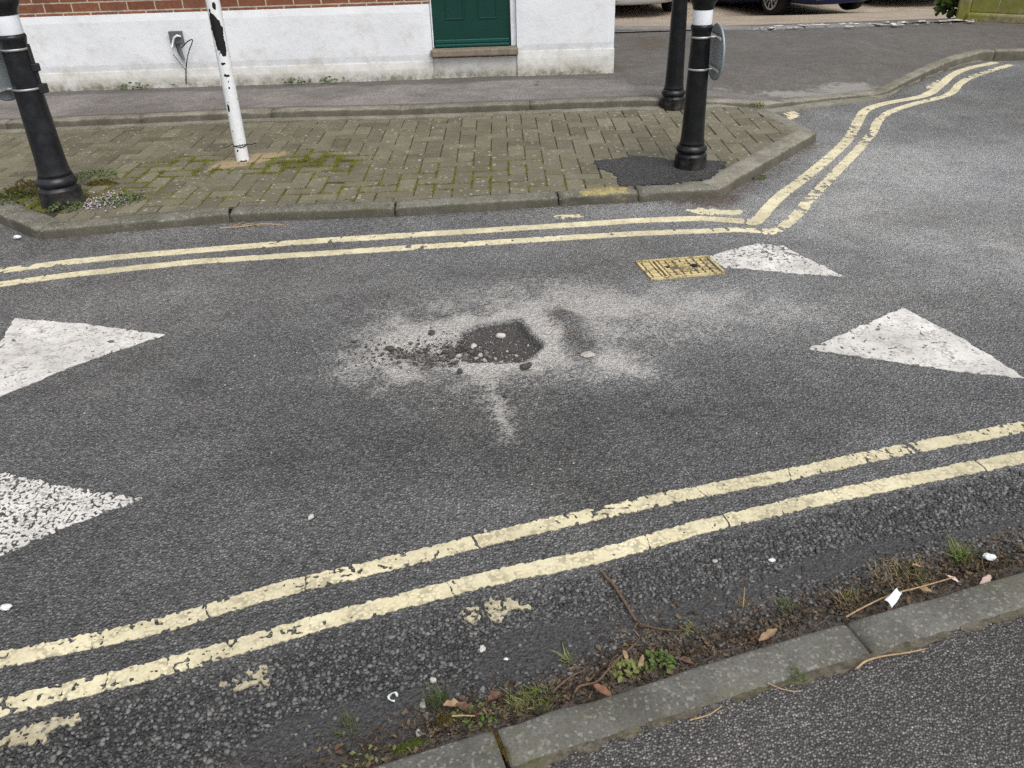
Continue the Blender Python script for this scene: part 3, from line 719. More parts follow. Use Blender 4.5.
# ------------------------------------------------------------------ footways
Vf = []; Ff = []; darker = []; pal = []; drt = []
fx = np.concatenate([np.arange(-9, -3.2, .3), np.arange(-3.2, 6.4, .06), np.arange(6.4, 9, .3)]); NR = 60
BACK = 9.05
for x in fx:
    y0 = float(np.interp(x, rx, ry)) + .085; z0 = float(np.interp(x, rx, rz)) - .003
    for r in range(NR + 1):
        y = y0 + (BACK + .12 - y0) * (r / NR) ** 1.2; t = min(1, (y - y0) / 1.1); z = z0 + (.115 - z0) * (t * t * (3 - 2 * t))
        Vf.append((x, y, z))
Vf = np.array(Vf)
fn = fbm(Vf[:, 0], Vf[:, 1], 3, 61, 4); fn2 = fbm(Vf[:, 0], Vf[:, 1], 9, 62, 4)
darker = np.where(Vf[:, 0] < .95, sstep(WALLY - .26, WALLY - .06, Vf[:, 1] + (fn - .5) * .2), 0) + .9 * sstep(.06, 0, Vf[:, 1] - np.interp(Vf[:, 0], rx, ry) - .11) * (Vf[:, 0] < 1.6)  # darker footway tone along the wall foot and behind the kerb
darker += np.where(Vf[:, 0] >= .95, .42, 0) + .5 * sstep(.35, .9, Vf[:, 0]) * sstep(WALLY - .41, WALLY - .31, Vf[:, 1] + .25 * (Vf[:, 0] - .6))
def pblob(px, py, rx_, ry_, z=.06):
    c = P(px, py, z); return np.exp(-((Vf[:, 0] - c.x) / rx_) ** 2 - ((Vf[:, 1] - c.y) / ry_) ** 2)
pal = .85 * pblob(790, 92, .35, .14) + .85 * pblob(850, 84, .32, .2) + .5 * pblob(720, 92, .15, .12) + .35 * pblob(870, 60, .8, .5) + .55 * pblob(660, 60, .12, .05)
drt = .75 * pblob(650, 48, .28, .7) + .6 * pblob(625, 75, .3, .15) + .5 * pblob(1000, 24, 1.2, .1) + .35 * sstep(WALLY - .15, WALLY, Vf[:, 1]) * (Vf[:, 0] < 1)
for a in range(len(fx) - 1):
    for r in range(NR):
        b = a * (NR + 1) + r; Ff.append((b, b + NR + 1, b + NR + 2, b + 1))
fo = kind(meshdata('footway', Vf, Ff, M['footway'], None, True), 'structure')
for k, v in (('darker', darker), ('pale', pal), ('dirt', drt)): setattr_f(fo.data, k, v)

# near pavement
nb = []
for i, p in enumerate(near_front):
    a = np.array(near_front[max(i - 1, 0)]); b = np.array(near_front[min(i + 1, len(near_front) - 1)]); t = (b - a) / np.linalg.norm(b - a)
    nb.append((p[0] + t[1] * (NW - .004), p[1] - t[0] * (NW - .004)))
Vn = []; Fn = []
R_ = 12
for p in nb:
    for r in range(R_): Vn.append((p[0] + .08 * r * (p[0] > 1.6), p[1] - 3.5 * (r / (R_ - 1)) ** 2, ZN - .006))
for a in range(len(nb) - 1):
    for r in range(R_ - 1): b = a * R_ + r; Fn.append((b, b + 1, b + R_ + 1, b + R_))
kind(meshdata('pavement', Vn, Fn, M['near_pave']), 'structure')
# silt in the joint behind the near kerb
def silt_field(X, Y):
    d, s, side = polydist(X, Y, nb); n = .55 * fbm(X, Y, 6, 71, 3) + .45 * fbm(X, Y, 30, 72, 4); return .004 + .085 * (n - .46) - np.abs(d * side + .006)
s = NT('kerb_silt'); M['silt'] = None
sc1 = s.mix(s.ss(s.noise(35, 5, .7), .35, .65), (.060, .050, .037), (.14, .125, .095)); sc1 = s.mix(s.mul(s.ss(s.noise(12, 4), .5, .62), .5), sc1, (.08, .085, .03)); s.bump(s.noise(170, 3), .7, .005); M['silt'] = s.out(sc1, .95)
l, h_ = bounds(nb, .1, (-1.5, .5), (2.6, 2.4)); kind(paint_sheet('silt', silt_field, l, h_, .004, ZN - .0035, M['silt']), 'stuff')

# forecourt beyond the footway, its edging strip and flaked paint along it
FS = .12
def zfc(y): return .128 - FS * (min(max(y, 8.9), 16) - 8.9)
def PS(px, py):
    y_ = 11.0
    for _k in range(30): q = P(px, py, zfc(y_)); y_ = .5 * y_ + .5 * q.y
    return Vector((q.x, q.y, zfc(q.y)))
fc = kind(meshdata('forecourt', [(.6, 8.9, zfc(8.9)), (14, 8.9, zfc(8.9)), (14, 16, zfc(16)), (-6, 16, zfc(16)), (-6, 11.2, zfc(11.2)), (14, 40, zfc(16)), (-6, 40, zfc(16))], [(0, 1, 2, 3, 4), (3, 2, 5, 6)], M['forecourt']), 'structure')
edge_ = thing('kerb', 'low grey edging strip along the front of the buff block forecourt', 'kerb', (0, 0, 0))
M['edging'] = simple('grey_edging', (.19, .19, .185), .9, 0, .2, 10, .3, 80)
ea, eb, ec = P(616, 28, .135), P(752, 28, .135), P(880, 24, .135)
kerb_stone([(ea.x - .3, ea.y + .05), (ea.x, ea.y), (eb.x, eb.y)], .16, .134, M['edging'], edge_, 470)
kerb_stone([(eb.x, eb.y), (ec.x, ec.y)], .14, .133, M['edging'], edge_, 471)
def fieldflk(X, Y):
    pts = [xy(P(*q, .135)) for q in [(765, 28.5), (800, 26.5), (850, 25), (880, 24), (930, 22.5), (965, 20.5)]]
    d, s, side = polydist(X, Y, pts); return np.minimum(.13 - d, (.5 * fbm(X, Y, 9, 81, 3) + .5 * fbm(X, Y, 34, 82, 3) - .575) * .1)
l, h_ = bounds([xy(P(765, 30, .135)), xy(P(965, 19, .135))], .3, (0, 7), (7, 12))
kind(paint_sheet('paint_flakes', fieldflk, l, h_, .008, .1385, M['white'], drop=.001), 'stuff')

# ------------------------------------------------------------------ block paved island
inner = []
pf = [np.array(q) for q in plat_front]
back_y = lambda x: float(np.interp(x, rx, ry)) - .085
def off(pts, d):
    out = []
    for i, p in enumerate(pts):
        a = np.array(pts[max(i - 1, 0)]); b = np.array(pts[min(i + 1, len(pts) - 1)]); t = (b - a) / np.linalg.norm(b - a); out.append(np.array(p) + np.array([-t[1], t[0]]) * d)
    return out
fin = off(plat_front, FW - .006)
rin = off(plat_right, .130)
stub = [np.array(xy(P(-60, 182, ZP))), np.array(xy(P(0, 214, ZP)))]
stin = off(stub + [np.array(xy(P(35, 229, ZP)))], .134)
# corner of the inside front and right lines
def inter(p, q, a, b):
    d1 = q - p; d2 = b - a; den = d1[0] * d2[1] - d1[1] * d2[0]; t = ((a[0] - p[0]) * d2[1] - (a[1] - p[1]) * d2[0]) / den; return p + d1 * t
cr = inter(fin[-2], fin[-1], rin[0], rin[-1]); cl = inter(fin[0], fin[1], stin[-2], stin[-1])
tipin = off(tipe, .114)
cr2 = inter(rin[0], rin[-1], tipin[0], tipin[-1])
xe = float(tipin[-1][0])
isl = [tuple(stin[0]), tuple(cl)] + [tuple(q) for q in fin[1:-1]] + [tuple(cr), tuple(cr2), (xe, back_y(xe))] + [(x, back_y(x)) for x in np.arange(1.4, -4.3, -.4)]
isl += [(-4.4, back_y(-4.4)), (-4.4, stin[0][1])]
isl_np = np.array(isl)
def tuple_poly(poly): return [np.array(q, float) for q in poly]
def clip_convex(sub, cutp):
    """Clip polygon sub (any) by convex polygon cutp (ccw)."""
    out = sub
    for i in range(len(cutp)):
        a, b = cutp[i], cutp[(i + 1) % len(cutp)]; src = out; out = []
        if not src: return []
        side = lambda p: (b[0] - a[0]) * (p[1] - a[1]) - (b[1] - a[1]) * (p[0] - a[0])
        for k in range(len(src)):
            p, q = src[k], src[(k + 1) % len(src)]; sp, sq = side(p), side(q)
            if sp >= 0: out.append(p)
            if (sp >= 0) != (sq >= 0): out.append(p + (q - p) * (sp / (sp - sq)))
    return out
def area(p): return .5 * sum(p[i][0] * p[(i + 1) % len(p)][1] - p[(i + 1) % len(p)][0] * p[i][1] for i in range(len(p)))
patch_pix = [(595, 161), (618, 159.5), (632, 156), (656, 158), (672, 161), (700, 160), (727, 162), (716, 172), (709, 179), (672, 183.5), (622, 186.5), (619, 179), (612, 173), (600, 168)]
patch_poly = [xy(P(*q, ZP)) for q in patch_pix]
bm = bmesh.new(); tone_l = bm.faces.layers.float.new('tone'); U = .1005; x0, y0 = .02, 3.9
blocks = []
for j in range(-8, 26):
    for i in range(-50, 26):
        k = (i + j) % 4                                       # 90 degree herringbone
        if k == 0: blocks.append((i, j, 2, 1))
        elif k == 2: blocks.append((i, j, 1, 2))
polebase = P(243, 160, ZP); bol1 = P(64, 203, ZP)
for i, j, w_, h_ in blocks:
    ax, ay = x0 + i * U, y0 + j * U; g = .0021
    c0 = np.array([ax + w_ * U / 2, ay + h_ * U / 2])
    if c0[0] < -4.2 or c0[0] > 2.0: continue
    rect = [np.array(q) for q in [(ax + g, ay + g), (ax + w_ * U - g, ay + g), (ax + w_ * U - g, ay + h_ * U - g), (ax + g, ay + h_ * U - g)]]
    pl = clip_convex(tuple_poly(isl), rect)
    if len(pl) < 3 or abs(area(pl)) < .0012: continue
    sdp = float(polysd(np.array([[c0[0]]]), np.array([[c0[1]]]), patch_poly)[0, 0])
    if sdp > .03: continue
    dbol = math.hypot((c0[0] - bol1.x) / 1.5, c0[1] - bol1.y)
    if dbol < .125 + .04 * random.random(): continue
    if area(pl) < 0: pl = pl[::-1]
    # drop doubled points
    q2 = []
    for p in pl:
        if not q2 or np.linalg.norm(p - q2[-1]) > 1e-4: q2.append(p)
    if np.linalg.norm(q2[0] - q2[-1]) < 1e-4: q2.pop()
    pl = q2
    if len(pl) < 3: continue
    cen = np.mean(pl, 0); dz = random.gauss(0, .0016); tx, ty = random.gauss(0, .012), random.gauss(0, .012)
    zt = lambda p: ZP - .002 + dz + tx * (p[0] - cen[0]) + ty * (p[1] - cen[1])
    ins = [p + (cen - p) / (np.linalg.norm(cen - p) + 1e-9) * min(.006, .3 * np.linalg.norm(cen - p)) for p in pl]
    lowv = [bm.verts.new((p[0], p[1], ZP - .03)) for p in pl]; mid = [bm.verts.new((p[0], p[1], zt(p) - .0045)) for p in pl]; top = [bm.verts.new((p[0], p[1], zt(p))) for p in ins]
    t_ = min(1, max(0, random.gauss(.45, .24))); n = len(pl); fs = [bm.faces.new(top)]
    for a in range(n):
        b = (a + 1) % n; fs.append(bm.faces.new((mid[a], mid[b], top[b], top[a]))); fs.append(bm.faces.new((lowv[a], lowv[b], mid[b], mid[a])))
    for f in fs: f[tone_l] = t_
isl_o = kind(obj('paving', bm, M['paver']), 'structure')
def isl_attrs(me):
    nv = len(me.vertices); co_ = np.empty(nv * 3, np.float32); me.vertices.foreach_get('co', co_); co_ = co_.reshape(-1, 3); x_, y_ = co_[:, 0], co_[:, 1]
    def b(px, py, r1, r2): c = P(px, py, ZP); return np.exp(-((x_ - c.x) / r1) ** 2 - ((y_ - c.y) / r2) ** 2)
    setattr_f(me, 'sandy', 1.1 * b(250, 160, .18, .13) + .7 * b(222, 166, .1, .08) + .5 * b(285, 152, .15, .06))
    setattr_f(me, 'moss', .6 * b(290, 163, .25, .12) + .5 * b(330, 160, .25, .15) + .5 * b(190, 160, .25, .1) + .4 * b(150, 175, .2, .1) + .75 * b(40, 200, .3, .12) + .5 * b(110, 195, .25, .12) + .3 * b(470, 170, .5, .25) + .2 * b(380, 190, .6, .15))
    setattr_f(me, 'lichen', .5 * b(300, 195, 1.2, .3) + .5 * b(450, 180, .7, .4) + .2)
isl_attrs(isl_o.data)
gx = np.arange(-4.4, 2.0, .06); gy = np.arange(3.4, 5.9, .06); GX, GY = np.meshgrid(gx, gy, indexing='ij'); inside = polysd(GX, GY, isl) > -.05
Vj = [(x, y, ZP - .0075) for x in gx for y in gy]; Fj = []
for a in range(len(gx) - 1):
    for b in range(len(gy) - 1):
        if inside[a, b] and inside[a + 1, b] and inside[a, b + 1] and inside[a + 1, b + 1]: k = a * len(gy) + b; Fj.append((k, k + len(gy), k + len(gy) + 1, k + 1))
jo = kind(meshdata('joint_sand', Vj, Fj, M['joint']), 'structure'); isl_attrs(jo.data)
def tarf(X, Y): return polysd(X, Y, patch_poly) + .03 * (fbm(X, Y, 22, 91, 3) - .5) + .028 * (fbm(X, Y, 85, 92, 3) - .5) + .004
l, h_ = bounds(patch_poly, .05); tar = kind(paint_sheet('tar_patch', tarf, l, h_, .006, ZP + .0035, M['patchtar'], drop=.02), 'structure')

# ------------------------------------------------------------------ building
bx1 = W(613, 73, WALLY).x; zg = .117
zbr = (W(128, 17.5, WALLY).z + W(300, 8, WALLY).z + W(400, 2.5, WALLY).z) / 3
dl, dr = W(432, 49, WALLY).x, W(517, 44, WALLY).x; zs = W(432, 52, WALLY).z; zs = (zs + W(516, 45, WALLY).z) / 2
zlow = W(300, 63, WALLY).z
bld = thing('brick_building', 'red brick house with a white plastered base and a dark green door', 'house', (0, 0, 0))
BL = -9.0; HT = 5.6
def wallgrid(name, x0_, x1_, z0_, z1_, y, depth, m, wav=.006, st=.05):
    n_x = max(2, int((x1_ - x0_) / st)); n_z = max(2, int((z1_ - z0_) / st)); V = []; F_ = []
    for a in range(n_x + 1):
        for b in range(n_z + 1):
            x = x0_ + (x1_ - x0_) * a / n_x; z = z0_ + (z1_ - z0_) * b / n_z; n = float(fbm(np.array(x), np.array(z), 3.3, 95, 3)) - .5
            e = .006 if b in (0, n_z) or a in (0, n_x) else 0
            V.append((x, y - wav * n * 2 + e, z))
    for a in range(n_x):
        for b in range(n_z): k = a * (n_z + 1) + b; F_.append((k, k + n_z + 1, k + n_z + 2, k + 1))
    base = len(V)
    rim = [a * (n_z + 1) for a in range(n_x + 1)] + [n_x * (n_z + 1) + b for b in range(1, n_z + 1)] + [a * (n_z + 1) + n_z for a in range(n_x - 1, -1, -1)] + [b for b in range(n_z - 1, 0, -1)]
    for k in rim: V.append((V[k][0], y + depth, V[k][2]))
    nr = len(rim)
    for k in range(nr): F_.append((rim[k], base + k, base + (k + 1) % nr, rim[(k + 1) % nr]))
    return meshdata(name, V, F_, m, bld)
wallgrid('plaster_base', BL, dl, zlow - .02, zbr, WALLY, .2, M['plaster'])
wallgrid('plaster_base', dr, bx1, zlow + .03, zbr + 1.3, WALLY, .2, M['plaster'])
wallgrid('plinth', BL, dl, zg - .08, zlow - .02, WALLY - .007, .2, M['plaster_low'], .007)
wallgrid('plinth', dr, bx1 + .004, zg - .08, zlow + .03, WALLY - .007, .2, M['plaster_low'], .007)
wallgrid('plinth', dl + .001, dr - .001, zg - .08, zs - .068, WALLY + .012, .18, M['plaster_low'], .01)
boxobj('brick_underside', (dl + .001, WALLY + .022, zs - .10), (dr - .001, WALLY + .18, zs - .02), M['brick'], bld)
HD = 2.25
boxobj('brick_wall', (BL, WALLY + .02, zbr + .002), (dl, WALLY + .24, HT), M['brick'], bld)
boxobj('brick_wall', (dr, WALLY + .02, zbr + 1.302), (bx1 - .004, WALLY + .24, HT), M['brick'], bld)
boxobj('brick_wall', (dl + .001, WALLY + .022, HD), (dr - .001, WALLY + .24, HT - .002), M['brick'], bld)
boxobj('side_wall', (bx1 - .24, WALLY + .241, zg - .08), (bx1 - .006, WALLY + 7, HT), M['brick'], bld)
boxobj('side_wall', (BL, WALLY + .241, zg - .08), (BL + .24, WALLY + 7, HT), M['brick'], bld)
boxobj('rear_wall', (BL, WALLY + 7.001, zg - .08), (bx1 - .006, WALLY + 7.24, HT), M['brick'], bld)
bm = bmesh.new(); a0 = [(BL - .3, WALLY - .35, HT), (bx1 + .3, WALLY - .35, HT), (bx1 + .3, WALLY + 7.6, HT), (BL - .3, WALLY + 7.6, HT), (BL - .3, WALLY + 3.6, HT + 2.6), (bx1 + .3, WALLY + 3.6, HT + 2.6)]
vv = [bm.verts.new(q) for q in a0]; [bm.faces.new([vv[k] for k in f]) for f in [(0, 1, 5, 4), (2, 3, 4, 5), (1, 2, 5), (3, 0, 4), (3, 2, 1, 0)]]; obj('roof', bm, M['slate'], bld)
# doorway
bm = bmesh.new(); addbox(bm, (dl - .012, WALLY - .055, zs - .048), (dr + .008, WALLY + .16, zs), .007)
for v in bm.verts: v.co.z += .006 * (float(fbm(np.array(v.co.x), np.array(v.co.y), 9, 96)) - .5)
obj('door_sill', bm, M['sill'], bld)
fw_ = .045
bm = bmesh.new(); addbox(bm, (dr - fw_, WALLY + .05, zs + .002), (dr - .002, WALLY + .15, HD - .002), .004); addbox(bm, (dl + .002, WALLY + .075, zs + .002), (dl + .012, WALLY + .15, HD - .002), .003)
addbox(bm, (dl + .014, WALLY + .06, HD - .06), (dr - fw_ - .002, WALLY + .15, HD - .002), .004); obj('door_frame', bm, M['whitepaint'], bld)
dx0, dx1 = dl + .014, dr - fw_ - .002; yd = WALLY + .085
bm = bmesh.new(); addbox(bm, (dx0, yd, zs + .004), (dx1, yd + .045, HD - .062), .003)
door = obj('door', bm, M['door'], bld)
bm = bmesh.new()
addbox(bm, (dx0 + .01, yd - .032, zs + .006), (dx1 - .01, yd - .001, zs + .028), .006); addbox(bm, (dx0 + .01, yd - .02, zs + .030), (dx1 - .01, yd - .001, zs + .060), .006)
obj('weatherboard', bm, M['door_light'], door)
bm = bmesh.new(); t = .014
for ux0, ux1, uz0, uz1 in [(dx0 + .1, (dx0 + dx1) / 2 - .05, zs + .2, zs + .75), ((dx0 + dx1) / 2 + .05, dx1 - .1, zs + .2, zs + .75), (dx0 + .1, dx1 - .1, zs + 1.0, zs + 1.85)]:
    addbox(bm, (ux0, yd - .004, uz0), (ux1, yd - .0005, uz0 + t), .003); addbox(bm, (ux0, yd - .004, uz1 - t), (ux1, yd - .0005, uz1), .003)
    addbox(bm, (ux0, yd - .004, uz0 + t + .0005), (ux0 + t, yd - .0005, uz1 - t - .0005), .003); addbox(bm, (ux1 - t, yd - .004, uz0 + t + .0005), (ux1, yd - .0005, uz1 - t - .0005), .003)
obj('door_moulding', bm, M['door'], door)
bm = bmesh.new(); tube(bm, [(bx1 + .035, WALLY + .55, zg - .02), (bx1 + .035, WALLY + .55, HT - .1)], .034, 16); obj('downpipe', bm, M['drain'], bld, True)
# broken cable box on the plaster
cb = thing('cable_box', 'broken grey cable box with loose black cable on the white plastered wall', 'cable box', (0, 0, 0))
p0, p1 = W(169, 31, WALLY), W(185, 43, WALLY)
bm = bmesh.new(); addbox(bm, (p0.x, WALLY - .03, p1.z), (p1.x, WALLY - .001, p0.z), .004); obj('backplate', bm, M['box'], cb)
bm = bmesh.new(); tube(bm, [W(172, 47, WALLY - .03), W(174, 38, WALLY - .045), W(177, 35.5, WALLY - .05), W(181, 36.5, WALLY - .04)], [.007, .009, .009, .006], 8); obj('broken_cover', bm, M['whitepaint'], cb, True)
bm = bmesh.new(); tube(bm, [W(177, 44, WALLY - .02), W(180, 52, WALLY - .022), W(184, 60, WALLY - .02)], [.016, .018, .01], 10); obj('conduit', bm, M['box'], cb, True)
bm = bmesh.new(); tube(bm, smooth_line([W(181.5, 48, WALLY - .03), W(187, 42, WALLY - .06), (W(192, 39.5, WALLY - .07)), W(192, 43, WALLY - .07), W(189, 51, WALLY - .05), W(187, 60, WALLY - .04), W(186, 70, WALLY - .03), W(186, 84, WALLY - .02)], 6), .0042, 6)
obj('cable', bm, M['wire'], cb, True)
bm = bmesh.new(); tube(bm, smooth_line([W(173, 54, WALLY - .02), W(180, 63, WALLY - .025), W(185.5, 70, WALLY - .028)], 6), .0026, 6); obj('thin_cable', bm, M['wire'], cb, True)

# ------------------------------------------------------------------ bollards
def bollard(label, loc, sc_, mat, zb, group='black cast bollards'):
    t = thing('bollard', label, 'bollard', loc, 0, group)
    k = sc_; dz_ = zb / k - .7805; UPZ = lambda z: (z + dz_ if z >= .70 else z * (.70 + dz_) / .70 if z > .20 else z) * k
    base = [(.088, -.03), (.090, .004), (.089, .010), (.086, .048), (.087, .052), (.084, .057), (.074, .060), (.073, .064), (.080, .068), (.084, .076), (.082, .086), (.074, .091), (.070, .096)]
    bm = bmesh.new(); lathe(bm, [(r * k, z * k * 1.32) for r, z in base], 44); obj('base', bm, mat, t, True)
    col = [(.0695, .1268), (.0655, .14), (.063, .16), (.060, .24), (.057, .40), (.053, .60), (.0505, .70), (.050, .74), (.053, .755), (.056, .765), (.056, .772), (.0525, .780)]
    bm = bmesh.new(); lathe(bm, [(r * k, UPZ(z)) for r, z in col], 44); obj('column', bm, mat, t, True)
    bm = bmesh.new(); lathe(bm, [(r * k, UPZ(z)) for r, z in [(.050, .7805), (.0505, .783), (.0505, .848), (.050, .851)]], 44); obj('reflective_band', bm, M['band'], t, True)
    cap = [(.052, .8515), (.054, .858), (.054, .866), (.061, .880), (.071, .894), (.074, .902), (.074, .915), (.070, .922), (.060, .928), (.064, .940), (.064, .955), (.056, .975), (.040, .992), (.018, 1.0), (.002, 1.001)]
    bm = bmesh.new(); lathe(bm, [(r * k, UPZ(z)) for r, z in cap], 44); obj('cap', bm, mat, t, True)
    return t
b1c = P(64, 203, ZP); b2c = P(690, 166.5, ZP); b3c = P(672.5, 107.5, ZP)
def strap(t, r, z, h=.011):
    bm = bmesh.new(); lathe(bm, [(r, z), (r + .0028, z + .0005), (r + .0028, z + h - .0005), (r, z + h)], 40, cap=False); return obj('strap', bm, M['steel'], t, True)
bA = bollard('thick weathered black bollard in a patch of weeds beside the broken kerb corner', b1c, 1.2, M['black_old'], W(13, 34, b1c.y).z - ZP)
bB = bollard('glossy black bollard with a white band and a round sign on its side', b2c, 1.0, M['black'], W(706, 24, b2c.y).z - ZP)
bC = bollard('rust streaked black bollard at the rear edge of the paving, behind the signed one', b3c, 1.0, M['black_rust'], W(706, 24, b2c.y).z - ZP + .02)
def radius(z, k): return float(np.interp(z / k, [.0965, .16, .24, .40, .60, .70], [.0695, .063, .060, .057, .053, .0505])) * k
def sign_on(t, k, za, zb, ang, R):
    """Round sign held by two straps, its face turned to ang."""
    d = Vector((math.cos(ang), math.sin(ang), 0)); q = Vector((-d.y, d.x, 0))
    for z in (za, zb):
        strap(t, radius(z, k), z - .005)
        bm = bmesh.new(); r0 = radius(z, k)
        for sgn in (-1, 1): tube(bm, [d * (r0 - .004) + q * (.022 * sgn) + Vector((0, 0, z)), d * (.075 * k) + q * (.030 * sgn) + Vector((0, 0, z))], .0065, 8)
        tube(bm, [d * (.074 * k) - q * (R * .72) + Vector((0, 0, z)), d * (.074 * k) + q * (R * .72) + Vector((0, 0, z))], .009, 4)
        obj('sign_clip', bm, M['steel'], t)
    bm = bmesh.new(); zc = (za + zb) / 2; n = 48
    prof = [(.001, 0), (R - .012, 0), (R - .004, -.004), (R, 0), (R, .006), (.001, .006)]
    lathe(bm, [(r, z) for r, z in prof], n, cap=False)
    m_ = Matrix.Translation(d * (.084 * k) + Vector((0, 0, zc))) @ d.to_track_quat('Z', 'Y').to_matrix().to_4x4()
    bm.transform(m_); return obj('sign_disc', bm, M['signback'], t, True)
zb_hi = W(706, 36.5, b2c.y).z - ZP; zb_lo = W(700, 68.5, b2c.y).z - ZP
sign_on(bB, 1.0, zb_lo, zb_hi, math.radians(4), .140)
za_hi = W(10, 49, b1c.y).z - ZP; za_lo = W(29, 88, b1c.y).z - ZP
sign_on(bA, 1.2, za_lo, za_hi, math.radians(170), .15)
bm = bmesh.new(); d = Vector((math.cos(.5), math.sin(.5), 0))
zz_ = W(44, 67, b1c.y).z - ZP
r_ = radius(zz_, 1.2)
addbox(bm, (r_ - .006, -.015, zz_ - .018), (r_ + .024, .015, zz_ + .018), .004); tube(bm, [(r_ + .008, 0, zz_ - .12), (r_ + .006, 0, za_hi + .02)], .006, 8)
addbox(bm, (r_ - .004, -.02, za_lo - .025), (r_ + .03, .02, za_lo + .018), .004)
obj('sign_bracket', bm, M['darkmetal'], bA)

# white pole
pb = P(243, 160, ZP); pt = W(212.5, 0, pb.y)
wp = thing('signpost', 'white post with flaking paint and black wire tied near its foot', 'post', (pb.x, pb.y, ZP))
ax_ = Vector((pt.x - pb.x, 0.0, pt.z - ZP)); ax_.normalize()
bm = bmesh.new(); npt = 150
tube(bm, [ax_ * (-.05 + 2.45 * k / npt) for k in range(npt + 1)], .0375, 48)
po = obj('post', bm, M['pole'], wp, True)
cv = np.array([v.co[:] for v in po.data.vertices]); zt_ = cv[:, 2]; an = np.arctan2(cv[:, 1] - 0, cv[:, 0] - zt_ * ax_.x / ax_.z)
def zpx(py): return W(228, py, pb.y).z - ZP
an_f = -PI / 2
def fl(py, a, rz_, ra, amp=1.0):
    da = (an - (an_f + a) + PI) % (2 * PI) - PI; return amp * np.exp(-((zt_ - zpx(py)) / rz_) ** 4 - (da / ra) ** 4)
flk = fl(37, .22, .072, .78) + fl(26, .0, .05, .75) + fl(20, -.25, .03, .5, .95) + fl(48, .5, .04, .4) + fl(15, -.35, .016, .35, .9) + fl(5, .35, .022, .3, .9) + fl(9, -.45, .012, .2, .8) + fl(63, .1, .009, .4, .85) + fl(74, .25, .008, .55, .85) \
    + fl(107, -.45, .024, .25, .85) + fl(87, .3, .006, .2, .8) + fl(123, .5, .006, .2, .75) + fl(150, -.3, .007, .2, .8) + fl(161, .3, .009, .9, .8)
for rr in range(90):
    flk += fl(random.uniform(0, 165), random.uniform(-PI, PI), random.uniform(.003, .006), random.uniform(.06, .14), .7)
for rr in range(22):
    da_ = random.uniform(1.2, 2 * PI - 1.2); flk += fl(random.uniform(-100, 150), da_, random.uniform(.02, .06), random.uniform(.2, .5), .9)
setattr_f(po.data, 'flake', np.clip(flk, 0, 1))
bm = bmesh.new(); zc = zpx(145)
ring = [ax_ * zc + Vector((.040 * math.cos(a), .040 * math.sin(a), .006 * math.sin(a * 1.5))) for a in np.linspace(-2.9, 6.3, 46)]
tube(bm, [ax_ * zc + Vector((-.10, -.02, -.012)), ax_ * zc + Vector((-.07, -.03, -.004))] + ring + [ax_ * zc + Vector((.07, -.03, .006)), ax_ * zc + Vector((.10, -.01, .008))], .0024, 6)
obj('wire_tie', bm, M['wire'], wp, True)

# ------------------------------------------------------------------ drain cover
cc = [P(*q) for q in [(651, 280.5), (726, 274), (708, 257), (635, 262.5)]]
dcv = thing('drain_cover', 'yellow painted rectangular iron drain cover beside a worn white triangle', 'drain cover', (0, 0, 0))
def bil(u, v, z): a = cc[0].lerp(cc[1], u); b = cc[3].lerp(cc[2], u); p = a.lerp(b, v); return (p.x, p.y, z)
def bilbox(bm, u0, u1, v0, v1, z0, z1):
    vs = [bm.verts.new(bil(u, v, z)) for z in (z0, z1) for u, v in ((u0, v0), (u1, v0), (u1, v1), (u0, v1))]
    for f in [(4, 5, 6, 7), (0, 1, 5, 4), (1, 2, 6, 5), (2, 3, 7, 6), (3, 0, 4, 7)]: bm.faces.new([vs[k] for k in f])
bm = bmesh.new()
for u0, u1, v0, v1 in [(0, 1, 0, .06), (0, 1, .94, 1), (0, .035, .0605, .9395), (.965, 1, .0605, .9395)]: bilbox(bm, u0, u1, v0, v1, -.03, .009)
obj('frame', bm, M['cover'], dcv)
M['iron'] = simple('dark_cast_iron', (.15, .115, .085), .7, .1, .35, 60, .3, 150)
bm = bmesh.new(); bilbox(bm, .035, .965, .06, .94, -.03, .0015); lid = obj('lid', bm, M['iron'], dcv)
bm = bmesh.new()
rects = []
for (a, b) in ((.06, .155),):                                   # plain ribs at the end, then a grid of raised pads
    for k in range(4): rects.append((a, b, .09 + k * .21, .09 + k * .21 + .16))
rects.append((.175, .20, .08, .92)); rects.append((.235, .265, .08, .92))
us = [.29, .385, .48, .575, .67, .765, .86]
for i, u in enumerate(us):
    for k in range(5):
        v = .085 + k * .172
        if i in (2, 3) and k in (1, 2, 3): continue
        if i == 1 and k == 2: continue
        if i == 4 and k == 2: continue
        rects.append((u, u + .066, v, v + .105))
rects += [(.49, .64, .27, .315), (.49, .64, .41, .455), (.49, .64, .55, .595), (.49, .64, .68, .72)]
for q in rects: bilbox(bm, *q, .0017, .0085)
obj('raised_pads', bm, M['cover'], lid)
for u, v in ((.335, .52), (.70, .54)):
    bm = bmesh.new(); q = bil(u, v, .0035); lathe(bm, [(.013, -.001), (.014, .004), (.010, .005)], 12, q); obj('lifting_hole', bm, M['wire'], lid)

